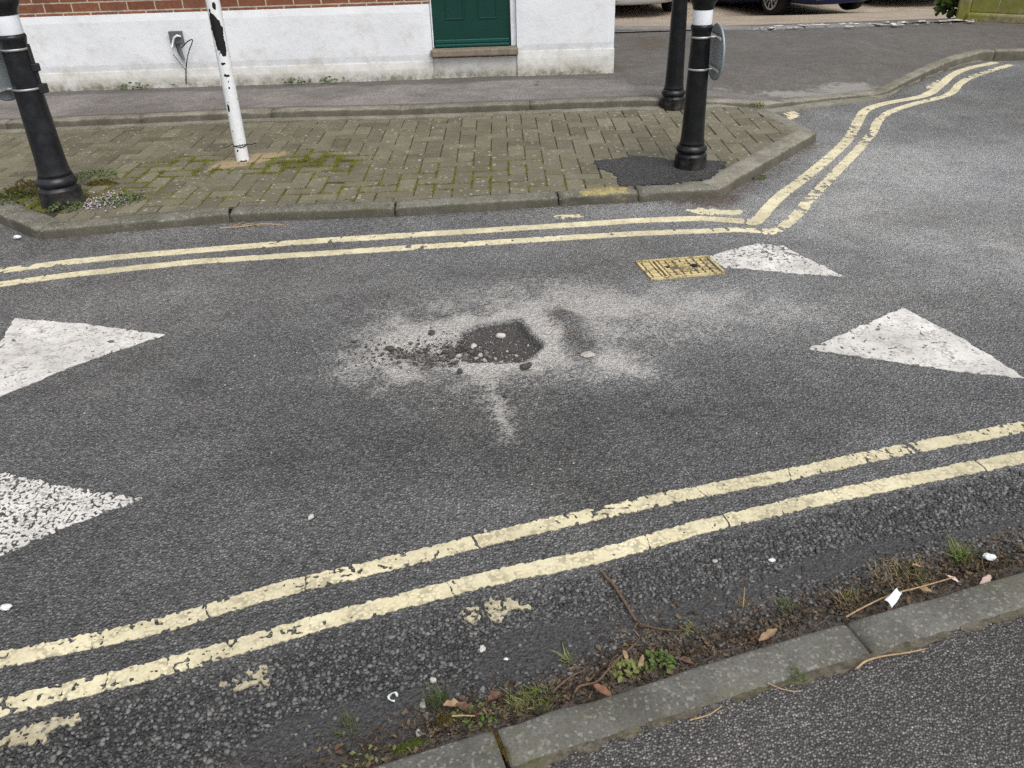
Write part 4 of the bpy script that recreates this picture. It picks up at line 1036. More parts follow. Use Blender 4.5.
# ------------------------------------------------------------------ loose stones of the coarse gutter: past counting, one object
ico = bmesh.new(); bmesh.ops.create_icosphere(ico, subdivisions=1, radius=1.0)
ICV = np.array([v.co[:] for v in ico.verts]); ICF = np.array([[v.index for v in f.verts] for f in ico.faces]); ico.free()
def stones(name, pts, rad, m, zb, flat=.62, sink=.25, tonefun=None, seed=0):
    r = np.random.default_rng(seed); n = len(pts); nv = len(ICV)
    ang = r.uniform(0, 2 * PI, n); sx = rad * r.uniform(.75, 1.3, n); sy = rad * r.uniform(.65, 1.05, n); sz = rad * flat * r.uniform(.7, 1.25, n)
    B = ICV[None, :, :] * (1 + .30 * r.standard_normal((n, nv, 1)).clip(-1.3, 1.3)); tilt = r.normal(0, .35, n)
    x = B[:, :, 0] * sx[:, None]; y = B[:, :, 1] * sy[:, None]; z = B[:, :, 2] * sz[:, None]
    x, z = x * np.cos(tilt)[:, None] - z * np.sin(tilt)[:, None], x * np.sin(tilt)[:, None] + z * np.cos(tilt)[:, None]
    X_ = x * np.cos(ang)[:, None] - y * np.sin(ang)[:, None] + pts[:, 0:1]; Y_ = x * np.sin(ang)[:, None] + y * np.cos(ang)[:, None] + pts[:, 1:2]
    Z_ = z + (zb + sz * (1 - 2 * sink))[:, None]
    V = np.stack([X_, Y_, Z_], 2).reshape(-1, 3); F_ = (ICF[None] + (np.arange(n) * nv)[:, None, None]).reshape(-1, 3)
    me = bpy.data.meshes.new(name); me.vertices.add(len(V)); me.vertices.foreach_set('co', V.ravel().astype(np.float32)); me.loops.add(F_.size); me.loops.foreach_set('vertex_index', F_.ravel().astype(np.int32))
    me.polygons.add(len(F_)); me.polygons.foreach_set('loop_start', np.arange(0, F_.size, 3, dtype=np.int32)); me.update(calc_edges=True)
    t = r.random(n) ** 1.4; setattr_f(me, 'tone', np.repeat(t, nv)); return link(name, me, m)
st = .0104; gx = np.arange(-1.35, 2.7, st); gy = np.arange(.7, 2.25, st); GX, GY = np.meshgrid(gx, gy, indexing='ij')
GX = GX + rng.uniform(-.45, .45, GX.shape) * st; GY = GY + rng.uniform(-.45, .45, GY.shape) * st
dBg, _, sdB = polydist(GX, GY, lineB); dkg, _, sdk = polydist(GX, GY, near_front)
mg = fbm(GX, GY, 2.6, 21, 4); dens = sstep(.034, .075, dBg) * np.clip(1.0 - .86 * mudmask(GX, GY, mg, fbm(GX, GY, 9, 22, 3)), 0, 1) * (.05 + .95 * sstep(.04, .15, dkg + .1 * (fbm(GX, GY, 6, 23, 3) - .5)))
keep = (sdB < 0) & (sdk > 0) & (rng.random(GX.shape) < dens * .93)
pts = np.stack([GX[keep], GY[keep]], 1); print('gravel', len(pts))
kind(stones('gravel', pts, rng.uniform(.0032, .0074, len(pts)), M['gravel'], road_z(pts[:, 0], pts[:, 1]), .58, .40, seed=3), 'stuff')

c1 = P(430, 352); n = 130; gp = np.stack([rng.normal(c1.x, .12, n), rng.normal(c1.y, .05, n)], 1)
kind(stones('rubble', gp, rng.uniform(.003, .009, n), M['gravel'], road_z(gp[:, 0], gp[:, 1]), .6, .25, seed=25), 'stuff')
c1 = P(458, 355); n = 45; gp = np.stack([rng.normal(c1.x, .03, n), rng.normal(c1.y, .04, n)], 1)
kind(stones('broken_asphalt', gp, rng.uniform(.004, .013, n), M['gravel'], road_z(gp[:, 0], gp[:, 1]), .6, .25, seed=26), 'stuff')
# grit around the pothole: past counting
c0 = P(475, 350); n = 520
gp = np.stack([rng.normal(c0.x - .06, .26, n), rng.normal(c0.y, .13, n)], 1)
kind(stones('grit', gp, rng.uniform(.0014, .0038, n), M['rubble'], road_z(gp[:, 0], gp[:, 1]), .7, .2, seed=5), 'stuff')
n = 330; c1 = P(425, 352); gp = np.stack([rng.normal(c1.x, .15, n), rng.normal(c1.y, .06, n)], 1)
kind(stones('dark_grit', gp, rng.uniform(.0015, .0055, n), M['clod'], road_z(gp[:, 0], gp[:, 1]), .7, .2, seed=6), 'stuff')
n = 50; t_ = rng.random(n); q0, q1 = P(550, 312), P(588, 353); gp = np.stack([q0.x + (q1.x - q0.x) * t_ + rng.normal(0, .02, n), q0.y + (q1.y - q0.y) * t_ + rng.normal(0, .02, n)], 1)
kind(stones('brown_grit', gp, rng.uniform(.002, .006, n), M['browngrit'], road_z(gp[:, 0], gp[:, 1]), .7, .2, seed=7), 'stuff')

n = 150; gp = np.stack([rng.uniform(-2.4, 3.2, n), rng.uniform(1.5, 3.9, n)], 1)
kind(stones('road_chips', gp, rng.uniform(.0018, .0048, n) * rng.uniform(.6, 1.2, n), M['rubble'], road_z(gp[:, 0], gp[:, 1]), .5, .1, seed=15), 'stuff')

def pebble(name, px, py, r, m, label, cat, group=None, flat=.6, z=None, seed=0, stretch=1.3):
    p = P(px, py, 0 if z is None else z); bm = bmesh.new(); bmesh.ops.create_icosphere(bm, subdivisions=2, radius=1.0); rr = random.Random(seed + px * 13 + py)
    ph = rr.uniform(0, 9)
    for v in bm.verts:
        c = v.co; k = 1 + .50 * (float(fbm(np.array(c.x * 1.1 + ph), np.array(c.y * 1.1 + c.z * 1.7 + ph), 1.9, seed, 3)) - .5) * 2; v.co = c * k
    a = rr.uniform(0, PI)
    bm.transform(Matrix.Rotation(a, 4, 'Z') @ Matrix.Diagonal((r * stretch, r * .9, r * flat, 1)))
    o = obj(name, bm, m); zb = float(road_z(np.array([p.x]), np.array([p.y]))[0]) if z is None else z
    o.location = (p.x, p.y, zb + r * flat * .7); return tag(o, label, cat, group)
G = 'loose stones lying in and around the pothole'
pebble('stone', 500, 330.5, .016, M['shell'], 'largest pale stone, at the far rim of the dark pothole patch', 'stone', G, .7, seed=1)
pebble('stone', 473, 340.5, .013, M['shell'], 'rounded pale stone by the near left rim of the dark pothole patch', 'stone', G, .7, seed=2)
pebble('stone', 588, 355.5, .021, M['rubble'], 'flat pale stone just right of the brown ridge beside the pothole', 'stone', G, .3, seed=3)
for k, (px, py, r) in enumerate([(480, 349, .009), (476, 352, .007), (484, 354, .008), (501, 357, .009), (459, 358, .010), (548, 334, .008), (463, 353, .007), (507, 345, .006), (516, 349, .006), (528, 339, .005), (495, 352, .005), (606, 378, .006)]):
    pebble('stone', px, py, r, M['rubble'], 'small pale stone scattered on or near the pothole', 'stone', G, .7, seed=10 + k)
G2 = 'clods of broken black asphalt by the pothole'
pebble('asphalt_clod', 526, 368, .017, M['clod'], 'round black clod in the dusty rim on the near side of the pothole', 'asphalt clod', G2, .7, seed=30)
pebble('asphalt_clod', 432, 334, .014, M['clod'], 'dark clod at the far left of the pothole, in the pale dust', 'asphalt clod', G2, .6, seed=31)
pebble('asphalt_clod', 390, 348.5, .013, M['clod'], 'dark clod at the extreme left end of the broken surface', 'asphalt clod', G2, .6, seed=32)
for k, (px, py, r) in enumerate([(460, 372, .014), (452, 357, .020), (446, 353, .015), (456, 362, .013), (512, 346, .014), (479, 364, .008), (505, 397, .010), (399, 363, .008), (428, 362, .007), (440, 344, .008), (570, 449, .008), (413, 356, .007)]):
    pebble('asphalt_clod', px, py, r * .8, M['clod'], 'small dark clod of crumbled asphalt around the pothole', 'asphalt clod', G2, .65, seed=40 + k)
pebble('stone', 482, 650, .0075, M['shell'], 'white pebble in the gravel directly below the foreground yellow line scrap', 'stone', None, .7, seed=61)
pebble('stone', 433, 681, .0062, M['shell'], 'cream pebble in the dark gravel left of the fallen leaves', 'stone', None, .8, seed=62)
pebble('stone', 423, 706.5, .0062, M['rubble'], 'grey round pebble beside the dark grass tuft and dead leaves', 'stone', None, .8, seed=63)
pebble('stone', 419, 737, .0065, M['rubble'], 'angular pale pebble beside the bright moss at the kerb', 'stone', None, .8, seed=64)
pebble('stone', 311, 518, .008, M['shell'], 'lone white pebble on the carriageway above the foreground yellow lines', 'stone', None, .6, seed=65)

# ------------------------------------------------------------------ plants, leaves, twigs, litter
def tuft(name, px, py, n, rad, hgt, m, label, cat='weed', z=0.0, lean=.8, wid=.0022, seed=0, group=None, sx=1.0):
    p = P(px, py, z); r = random.Random(seed + int(px)); V = []; F_ = []
    for k in range(n):
        a = r.uniform(0, 2 * PI); d = rad * math.sqrt(r.random()); bx, by = d * math.cos(a) * sx, d * math.sin(a); h = hgt * r.uniform(.45, 1.1); a2 = r.uniform(0, 2 * PI); ln = h * lean * r.uniform(.3, 1.2); w = wid * r.uniform(.6, 1.3)
        dx, dy = math.cos(a2), math.sin(a2); nx_, ny_ = -dy, dx; b0 = len(V)
        for s_ in (0, .35, .7, 1.0):
            cx_ = bx + dx * ln * s_ ** 1.5; cy_ = by + dy * ln * s_ ** 1.5; cz = h * (s_ - .35 * s_ * s_ * lean); ww = w * (1 - s_ * .92)
            V += [(cx_ + nx_ * ww, cy_ + ny_ * ww, cz - .003), (cx_ - nx_ * ww, cy_ - ny_ * ww, cz - .003 + ww * .6)]
        for s_ in range(3): q = b0 + 2 * s_; F_.append((q, q + 1, q + 3, q + 2))
    o = meshdata(name, V, F_, m); o.location = (p.x, p.y, z); return tag(o, label, cat, group)

def leafy(name, px, py, n, rad, hgt, m, label, z=0.0, leaf=.006, seed=0, cat='weed', sx=1.0, group=None):
    p = P(px, py, z); r = random.Random(seed + int(px)); V = []; F_ = []
    for k in range(n):
        a = r.uniform(0, 2 * PI); d = rad * math.sqrt(r.random()); c = Vector((d * math.cos(a) * sx, d * math.sin(a), hgt * r.random() * (1 - .6 * (d / rad) ** 2) + .002)); l_ = leaf * r.uniform(.6, 1.4)
        e = Euler((r.gauss(0, .5), r.gauss(0, .5), r.uniform(0, 6.28))).to_matrix(); b0 = len(V)
        for q in [(0, -1, 0), (.5, -.4, .12), (.55, .3, .15), (0, 1, .0), (-.55, .3, .15), (-.5, -.4, .12), (0, 0, -.08)]: V.append(tuple(c + e @ (Vector(q) * l_)))
        for a_ in range(6): F_.append((b0 + a_, b0 + (a_ + 1) % 6, b0 + 6))
    o = meshdata(name, V, F_, m); o.location = (p.x, p.y, z); return tag(o, label, cat, group)

def mossy(name, px, py, rx_, ry_, h, m, label, z=0.0, seed=0, cat='moss', rot=0.0):
    """A low cushion with an uneven rim, covered in tiny upright tips."""
    p = P(px, py, z); V = []; F_ = []; r = random.Random(seed)
    for k in range(int(900 * min(1.6, (rx_ * ry_) / .0012))):
        a = r.uniform(0, 2 * PI); d = math.sqrt(r.random()); ed = 1 + .45 * (float(vnoise(np.array(math.cos(a) * 2 + seed), np.array(math.sin(a) * 2), 1.4, seed)) - .5)
        x = d * rx_ * ed * math.cos(a); y = d * ry_ * ed * math.sin(a); zt = h * (1 - d ** 2) * (.5 + float(vnoise(np.array(x), np.array(y), 70, seed))) + .001
        x, y = x * math.cos(rot) - y * math.sin(rot), x * math.sin(rot) + y * math.cos(rot)
        s_ = r.uniform(.0015, .0032); b0 = len(V); a2 = r.uniform(0, 6.28)
        for q in range(3): V.append((x + s_ * math.cos(a2 + q * 2.1), y + s_ * math.sin(a2 + q * 2.1), max(0, zt - .003)))
        V.append((x + r.gauss(0, .0012), y + r.gauss(0, .0012), zt + s_ * 1.4))
        F_ += [(b0, b0 + 1, b0 + 3), (b0 + 1, b0 + 2, b0 + 3), (b0 + 2, b0, b0 + 3)]
    o = meshdata(name, V, F_, m); o.location = (p.x, p.y, z); return tag(o, label, cat)

def leaf(px, py, Ln, wd, m, label, rz=0.0, z=.012, curl=.5, tilt=.2, seed=0, name='dead_leaf', cat='leaf', group='dead leaves in the gutter'):
    p = P(px, py, z); n = 8; V = []; F_ = []; r = random.Random(seed + int(px))
    for i in range(n + 1):
        u = i / n; w = wd * math.sin(PI * min(1, u * .92 + .04)) ** .8 * (1 + .18 * math.sin(u * 17 + seed))
        for j in range(5):
            v = (j - 2) / 2; V.append((v * w * .5, (u - .5) * Ln, curl * abs(v) ** 1.6 * w * .5 + curl * .35 * Ln * (u - .5) ** 2 + r.gauss(0, .0006)))
    for i in range(n):
        for j in range(4): k = i * 5 + j; F_.append((k, k + 1, k + 6, k + 5))
    o = meshdata(name, V, F_, m, None, True); o.location = (p.x, p.y, z); o.rotation_euler = (tilt, tilt * .6, rz); return tag(o, label, cat, group)

def stick(name, pix, r0, r1, m, label, cat, z=.008, side=None, group=None):
    pts = smooth_line([P(a, b, zz_) for a, b, zz_ in [(q[0], q[1], q[2] if len(q) > 2 else z) for q in pix]], 6); n = len(pts); bm = bmesh.new()
    tube(bm, pts, [(r0 + (r1 - r0) * k / (n - 1)) * (1 + .12 * math.sin(k * 2.7)) for k in range(n)], 7)
    if side:
        for sp in side: q = smooth_line([P(a, b, zz_) for a, b, zz_ in sp], 4); tube(bm, q, [r1 * .9 - r1 * .5 * k / len(q) for k in range(len(q))], 6)
    return tag(obj(name, bm, m, None, True), label, cat, group)

stick('twig', [(601, 571, .012), (606, 577, .012), (613, 584, .010), (624, 601, .009), (631, 613, .008), (637, 622, .008)], .0042, .0036, M['twig'], 'straight brown twig lying from the lower yellow line towards the weeds', 'twig', side=[[(606, 577, .012), (603, 571.5, .02)]])
stick('twig', [(640, 624, .008), (655, 628, .008), (668, 630, .010), (681, 631, .012)], .0025, .0016, M['twig'], 'thin dark twig at the lower end of the straight twig', 'twig')
stick('twig', [(574, 693, .03), (580, 686, .03), (596, 682, .03), (607, 671, .03), (618, 659, .025), (636, 643, .02)], .0028, .0022, M['twig'], 'long bent twig propped along the leafy weeds at the kerb', 'twig', side=[[(607, 671, .03), (612, 660, .02), (618, 654, .016)], [(618, 659, .025), (628, 655, .012)]])
stick('twig', [(552, 693, .02), (560, 685, .02), (572, 676, .018), (585, 670, .012)], .0026, .0018, M['twig'], 'short grey twig arching over the long grass tuft', 'twig')
stick('straw', [(846, 617, .045), (862, 608, .05), (890, 595, .05), (920, 587, .045), (955, 577, .035)], .0020, .0016, M['straw'], 'long pale straw lying under the white paper scrap on the kerb edge', 'straw')
stick('straw', [(856, 669, .06), (866, 661, .06), (884, 656, .06), (905, 653, .062), (925, 649, .062)], .0026, .0016, M['straw'], 'pale stalk lying on the pavement just behind the kerb joint', 'straw')
stick('straw', [(768, 683, .06), (782, 689, .06), (798, 692, .06)], .0015, .001, M['straw'], 'tiny stalk on the pavement by the back of the kerb', 'straw')
stick('straw', [(690, 720, .056), (708, 715, .058), (722, 706, .058)], .0016, .0012, M['straw'], 'thin stalk in the silt behind the middle of the foreground kerb', 'straw')
stick('straw', [(452, 716, .02), (464, 715.5, .022), (475, 716, .02)], .0022, .0016, M['straw'], 'short pale stalk among the dead leaves left of the kerb joint', 'straw')
stick('straw', [(568, 654, .01), (572, 641, .02), (574, 630, .03)], .0012, .0008, M['grass_dry'], 'small upright dry stalk in the dark gutter', 'straw') if False else None
stick('straw', [(743, 607, .006), (744, 596, .02), (744.5, 587, .03)], .0014, .0008, M['straw'], 'small dry stalk standing in the gutter right of the twig', 'straw')
stick('straw', [(220, 228, .006), (240, 227, .01), (262, 224, .012), (285, 225, .008)], .004, .003, M['straw'], 'orange straw at the foot of the far kerb below the white post', 'straw', side=[[(240, 227, .01), (250, 223.5, .02), (262, 226.5, .01)], [(232, 227, .01), (245, 221, .015)]])

leaf(340, 748, .030, .016, M['leaf_orange'], 'curled orange brown leaf standing alone on the gutter dirt', 2.9, .012, .6, .5, 1)
leaf(452, 706, .038, .022, M['leaf_tan'], 'tan curled leaf on top of the dark grass left of the kerb joint', 1.9, .022, .7, .3, 2)
leaf(464, 710, .040, .024, M['leaf_brown'], 'brown crumpled leaf beneath the tan one by the kerb joint', 1.2, .014, .8, .3, 3)
leaf(478, 712, .034, .022, M['leaf_brown'], 'dark brown leaf against the kerb end at the wide joint', .6, .014, .8, -.2, 4)
leaf(496, 699, .040, .026, M['leaf_brown'], 'reddish brown leaf just right of the wide kerb joint', 2.3, .012, .8, .3, 5)
leaf(602, 691, .040, .020, M['leaf_orange'], 'orange leaf lying on the kerb edge beneath the long bent twig', 1.0, .048, .5, .2, 6)
leaf(640, 662, .034, .014, M['leaf_tan'], 'upright tan leaf between two green leafy weeds', .2, .028, .5, 1.0, 7)
leaf(686, 662, .030, .018, M['leaf_brown'], 'red brown leaf at the right end of the leafy weeds', 1.4, .015, .7, .3, 8)
leaf(768, 636, .050, .018, M['leaf_tan'], 'long tan rolled leaf against the kerb left of the paper scrap', -1.1, .03, .9, .2, 9)
leaf(757, 640, .040, .016, M['leaf_brown'], 'brown leaf tucked beside the long tan rolled leaf', -1.2, .018, .8, .2, 10)
leaf(985, 581, .036, .018, M['leaf_pink'], 'pale pink leaf standing at the kerb edge near the crumpled white litter', -.7, .045, .7, .7, 11)
leaf(953, 579, .026, .012, M['leaf_pink'], 'small faded leaf at the far end of the long straw', .9, .035, .4, .2, 12)
leaf(925, 590, .028, .018, M['leaf_tan'], 'round tan leaf below the long straw beside the kerb', 1.2, .035, .4, .1, 13)
leaf(917, 567, .03, .016, M['leaf_tan'], 'crumpled tan leaf on top of the dry grass clump', 1.8, .035, .7, .4, 14)
leaf(537, 82, .05, .035, M['leaf_orange'], 'orange leaf on the footway in front of the green door', .4, .135, .3, .1, 15, group=None)
leaf(625, 655, .022, .012, M['leaf_tan'], 'cream leaf above the green leafy weed cluster', .4, .024, .4, .4, 16)

tuft('grass_tuft', 348, 727, 60, .030, .028, M['grass_dark'], 'small dark grass tuft in the gravel left of the bright moss', 'weed', .002, .9, .0013, 1)
tuft('grass_tuft', 437, 703, 90, .024, .045, M['grass_dark'], 'spiky dark grass tuft left of the tan curled leaf', 'weed', .004, .8, .0013, 2)
tuft('grass_tuft', 538, 702, 130, .034, .032, M['grass'], 'long green grass tuft spilling against the kerb right of the wide joint', 'weed', .008, 1.0, .0016, 3, sx=1.2)
tuft('grass_tuft', 518, 710, 60, .025, .035, M['weed_light'], 'yellow green grass patch between the kerb joint and the long tuft', 'weed', .008, 1.0, .0016, 4)
leafy('leafy_weed', 658, 664, 80, .030, .018, M['weed'], 'leafy green weed cluster at the kerb right of the upright tan leaf', .012, .0065, 5, sx=1.3)
leafy('leafy_weed', 626, 672, 70, .028, .018, M['weed_light'], 'pale leafy weed cluster at the kerb left of the upright tan leaf', .012, .0070, 6, sx=1.2)
leafy('leafy_weed', 475, 717, 80, .040, .016, M['weed'], 'low creeping weed under the dead leaves at the kerb end', .010, .005, 7, sx=1.4)
leafy('leafy_weed', 375, 765, 60, .040, .014, M['weed_light'], 'low pale weed at the kerb foot near the bottom of the photo', .008, .005, 8, sx=1.5)
tuft('sprig', 567, 660, 26, .010, .040, M['weed_light'], 'yellowish sprig alone in the dark mud between the lines and kerb', 'weed', .0, .9, .0018, 9)
tuft('sprig', 690, 630, 30, .018, .022, M['weed_light'], 'pale sprig at the end of the thin dark twig', 'weed', .004, 1.2, .0014, 10)
tuft('dry_grass', 848, 604, 70, .030, .035, M['grass_dry'], 'dry brown grass at the kerb left end of the long straw', 'weed', .008, 1.2, .0011, 11)
tuft('grass_tuft', 852, 601, 50, .024, .035, M['grass_dark'], 'thin green grass mixed into the dry tuft by the long straw', 'weed', .006, 1.1, .0011, 12)
tuft('dry_grass', 905, 577, 170, .060, .032, M['grass_dry'], 'wide dry grass clump above the white paper scrap', 'weed', .006, 1.3, .0011, 13, sx=1.3)
tuft('grass_tuft', 915, 576, 70, .035, .035, M['grass_dark'], 'dark green blades within the wide dry grass clump', 'weed', .006, 1.0, .0011, 14)
tuft('grass_tuft', 961, 559, 60, .022, .055, M['grass'], 'bright green grass tuft left of the crumpled white litter', 'weed', .004, .9, .0017, 15)
tuft('grass_tuft', 982, 566, 90, .050, .025, M['grass_dark'], 'low dark grass mat beneath the crumpled white litter', 'weed', .004, 1.2, .0013, 16, sx=1.5)
tuft('dry_grass', 1003, 574, 80, .045, .026, M['grass_dry'], 'dry stalks at the kerb beside the pale pink leaf', 'weed', .008, 1.2, .0012, 17, sx=1.5)
tuft('grass_tuft', 785, 606, 50, .022, .026, M['grass_dark'], 'sparse grass tuft in the gutter midway between twig and paper', 'weed', .004, 1.2, .0012, 18)
tuft('dry_grass', 745, 603, 40, .016, .024, M['grass_dry'], 'tiny dry tuft round the standing stalk in the gutter', 'weed', .003, 1.2, .001, 19)
tuft('dry_grass', 650, 640, 60, .05, .018, M['grass_dry'], 'flattened dry grass between the straight twig and leafy weeds', 'weed', .004, 1.6, .0011, 20, sx=1.3)
tuft('grass_tuft', 798, 676, 40, .016, .020, M['grass_dark'], 'small grass tuft growing in the back edge of the foreground kerb', 'weed', ZN, 1.2, .001, 21)
mossy('moss_cushion', 408, 748, .045, .014, .012, M['moss_bright'], 'bright green moss cushion at the foot of the foreground kerb', .012, 2, rot=.35)
mossy('moss_cushion', 447, 722, .03, .016, .008, M['moss_brown'], 'brown moss patch below the tan curled leaf', .012, 3)

mossy('moss_strip', 503, 748, .050, .007, .006, M['moss_brown'], 'brown moss filling the wide joint between two foreground kerb stones', ZN - .010, 21, rot=-1.08)
# litter
def paper():
    q = [P(884, 601, .068), P(892, 607.5, .062), P(902, 593, .064), P(896, 590, .072)]; c = sum(q, Vector()) / 4; n = 7; V = []; F_ = []
    for i in range(n):
        for j in range(n):
            u, v = i / (n - 1), j / (n - 1); p = (q[0].lerp(q[1], u)).lerp(q[3].lerp(q[2], u), v) - c; p.z += .004 * math.sin(u * 4 + v * 2) + .003 * math.sin(v * 7 + 1); V.append(tuple(p))
    for i in range(n - 1):
        for j in range(n - 1): k = i * n + j; F_.append((k, k + n, k + n + 1, k + 1))
    o = meshdata('paper_scrap', V, F_, M['paper'], None, True); o.location = c; return tag(o, 'folded white paper scrap lying over the long straw at the kerb edge', 'litter')
paper()
def crumple(px, py, r, label, z=.02, seed=0, m=None):
    p = P(px, py, z); bm = bmesh.new(); bmesh.ops.create_icosphere(bm, subdivisions=3, radius=r)
    for v in bm.verts: c = v.co / r; v.co *= 1 + .7 * (float(fbm(np.array(c.x + c.z * .7 + seed), np.array(c.y - c.z * .5), 2.2, seed, 3)) - .5)
    bm.transform(Matrix.Diagonal((1.2, .8, .6, 1))); o = obj('litter_scrap', bm, m or M['paper']); o.location = (p.x, p.y, z); return tag(o, label, 'litter')
crumple(989, 557, .013, 'crumpled white litter in the grass at the right of the gutter', .016, 1)
crumple(772, 560, .007, 'small white litter scrap on the coarse asphalt above the gutter', .008, 2)
crumple(506, 659, .004, 'tiny white scrap in the dark mud of the gutter', .004, 3)
crumple(6, 607, .011, 'pale blue white litter scrap on the road at the photo edge', .008, 4)
crumple(715, 561, .006, 'tiny cream scrap on the gravel left of the white litter', .006, 5, M['rubble'])
crumple(17, 237, .016, 'small white litter scrap below the broken kerb corner', .014, 6)
bm = bmesh.new(); tube(bm, [Vector((.009 * math.cos(a), .010 * math.sin(a), .004 + .002 * math.sin(2 * a))) for a in np.linspace(0, 5.2, 14)], [.0022 + .0012 * math.sin(k) for k in range(14)], 6)
o = obj('litter_ring', bm, M['paper'], None, True); o.location = P(393, 698, .003); tag(o, 'white broken ring shaped litter in the dark gravel', 'litter')

# far side plants
mossy('moss_mound', 30, 192, .14, .09, .05, M['moss_brown'], 'brown moss mound left of the thick weathered bollard', ZP, 11)
mossy('moss_mound', 14, 197, .10, .06, .03, M['moss'], 'green moss beside the broken kerb corner, left of the brown mound', ZP, 12)
leafy('leafy_weed', 24, 196, 240, .16, .03, M['weed'], 'green weeds among the moss on the far left of the paving', ZP, .009, 31, sx=1.3)
leafy('leafy_weed', 66, 209, 160, .075, .035, M['weed'], 'green weeds sprouting in front of the thick bollard base', ZP, .009, 32, sx=1.3)
leafy('leafy_weed', 92, 178, 200, .13, .03, M['weed'], 'green weeds just behind the right side of the thick bollard', ZP, .009, 33, sx=1.2)
leafy('leafy_weed', 122, 201, 160, .10, .025, M['weed'], 'patch of green weeds to the right of the thick bollard', ZP, .009, 34, sx=1.2)
mossy('moss_mound', 101, 184, .09, .045, .02, M['moss_brown'], 'brown moss behind the gravelly patch at the thick bollard', ZP, 13)
n = 900; c0 = P(104, 200, ZP); gp = np.stack([rng.normal(c0.x, .075, n), rng.normal(c0.y, .10, n)], 1)
gp = gp[(gp[:, 1] > P(104, 213, ZP).y)]
kind(stones('bollard_gravel', gp, rng.uniform(.005, .010, len(gp)), M['gravel'], np.full(len(gp), ZP - .008), .7, .2, seed=8), 'stuff')
n = 260; gp = np.stack([rng.normal(c0.x + .01, .06, n), rng.normal(c0.y - .01, .075, n)], 1); gp = gp[(gp[:, 1] > P(104, 213, ZP).y)]
kind(stones('petals', gp, rng.uniform(.003, .007, len(gp)), M['petal'], np.full(len(gp), ZP + .004), .4, .1, seed=9), 'stuff')
G3 = None
tuft('grass_tuft', 500, 209, 260, .16, .022, M['grass'], 'grass and moss strip at the foot of the chipped far kerb', 'weed', .0, 1.2, .002, 41, sx=1.5)
mossy('moss_cushion', 485, 210, .17, .03, .014, M['moss'], 'flat moss patch in the gutter at the chipped far kerb', .0, 14)
tuft('grass_tuft', 757, 106, 60, .05, .05, M['grass'], 'small grass tuft in the channel behind the signed bollard', 'weed', ZP, .9, .003, 42)
for k, (px, py, lab) in enumerate([(136, 87, 'low weeds at the foot of the plastered wall left of the cable'), (178, 84, 'weeds at the wall foot beside the hanging black cable'), (297, 82, 'small weed at the wall foot right of the white post'), (334, 81, 'small weed at the wall foot between the post and the door')]):
    leafy('wall_weed', px, py, 70, .09, .045, M['weed'], lab, .125, .013, 50 + k, sx=1.3)
def joint_moss():
    r = random.Random(5); V = []; F_ = []
    def mask(x, y):
        m = .0
        for px, py, a_, b_, k in [(292, 163, .22, .10, 1.0), (310, 160, .18, .14, .9), (257, 174, .10, .04, .8), (207, 171, .10, .06, .8), (190, 160, .18, .08, .7), (150, 172, .2, .12, .45), (40, 200, .3, .14, 1.0), (115, 192, .22, .14, .6), (330, 165, .2, .2, .45), (420, 185, .5, .14, .2), (470, 170, .4, .2, .18), (560, 185, .3, .08, .2), (250, 195, .5, .1, .2)]:
            c = P(px, py, ZP); m += k * math.exp(-((x - c.x) / a_) ** 2 - ((y - c.y) / b_) ** 2)
        return m
    for (i, j, w_, h_) in blocks:
        ax, ay = x0 + i * U, y0 + j * U
        if not (-3.4 < ax < 1.8 and 3.8 < ay < 5.8): continue
        for (sx_, sy_, ex, ey) in [(ax, ay, ax + w_ * U, ay), (ax, ay, ax, ay + h_ * U)]:
            ln = math.hypot(ex - sx_, ey - sy_)
            if polysd(np.array([[(sx_ + ex) / 2]]), np.array([[(sy_ + ey) / 2]]), isl)[0, 0] < .02: continue
            for q in range(int(ln / .0008)):
                t_ = r.random(); x = sx_ + (ex - sx_) * t_; y = sy_ + (ey - sy_) * t_
                m = mask(x, y) * (.3 + 1.4 * float(vnoise(np.array(x), np.array(y), 17, 3)))
                if r.random() > m * 1.7: continue
                sp = .004 + .009 * min(1, m); x += r.gauss(0, sp); y += r.gauss(0, sp); s_ = r.uniform(.0025, .0052); z_ = ZP - .003 + .008 * m * r.random(); b0 = len(V); a2 = r.uniform(0, 6.28)
                for e in range(3): V.append((x + s_ * math.cos(a2 + e * 2.1), y + s_ * math.sin(a2 + e * 2.1), z_ - .002))
                V.append((x, y, z_ + s_ * 1.2)); F_.extend([(b0, b0 + 1, b0 + 3), (b0 + 1, b0 + 2, b0 + 3), (b0 + 2, b0, b0 + 3)])
    print('moss tips', len(V) // 4)
    M['moss_joint'] = simple('joint_moss', (.115, .118, .020), .95, 0, .55, 14, .6, 240)
    return kind(meshdata('moss', V, F_, M['moss_joint']), 'stuff')
joint_moss()
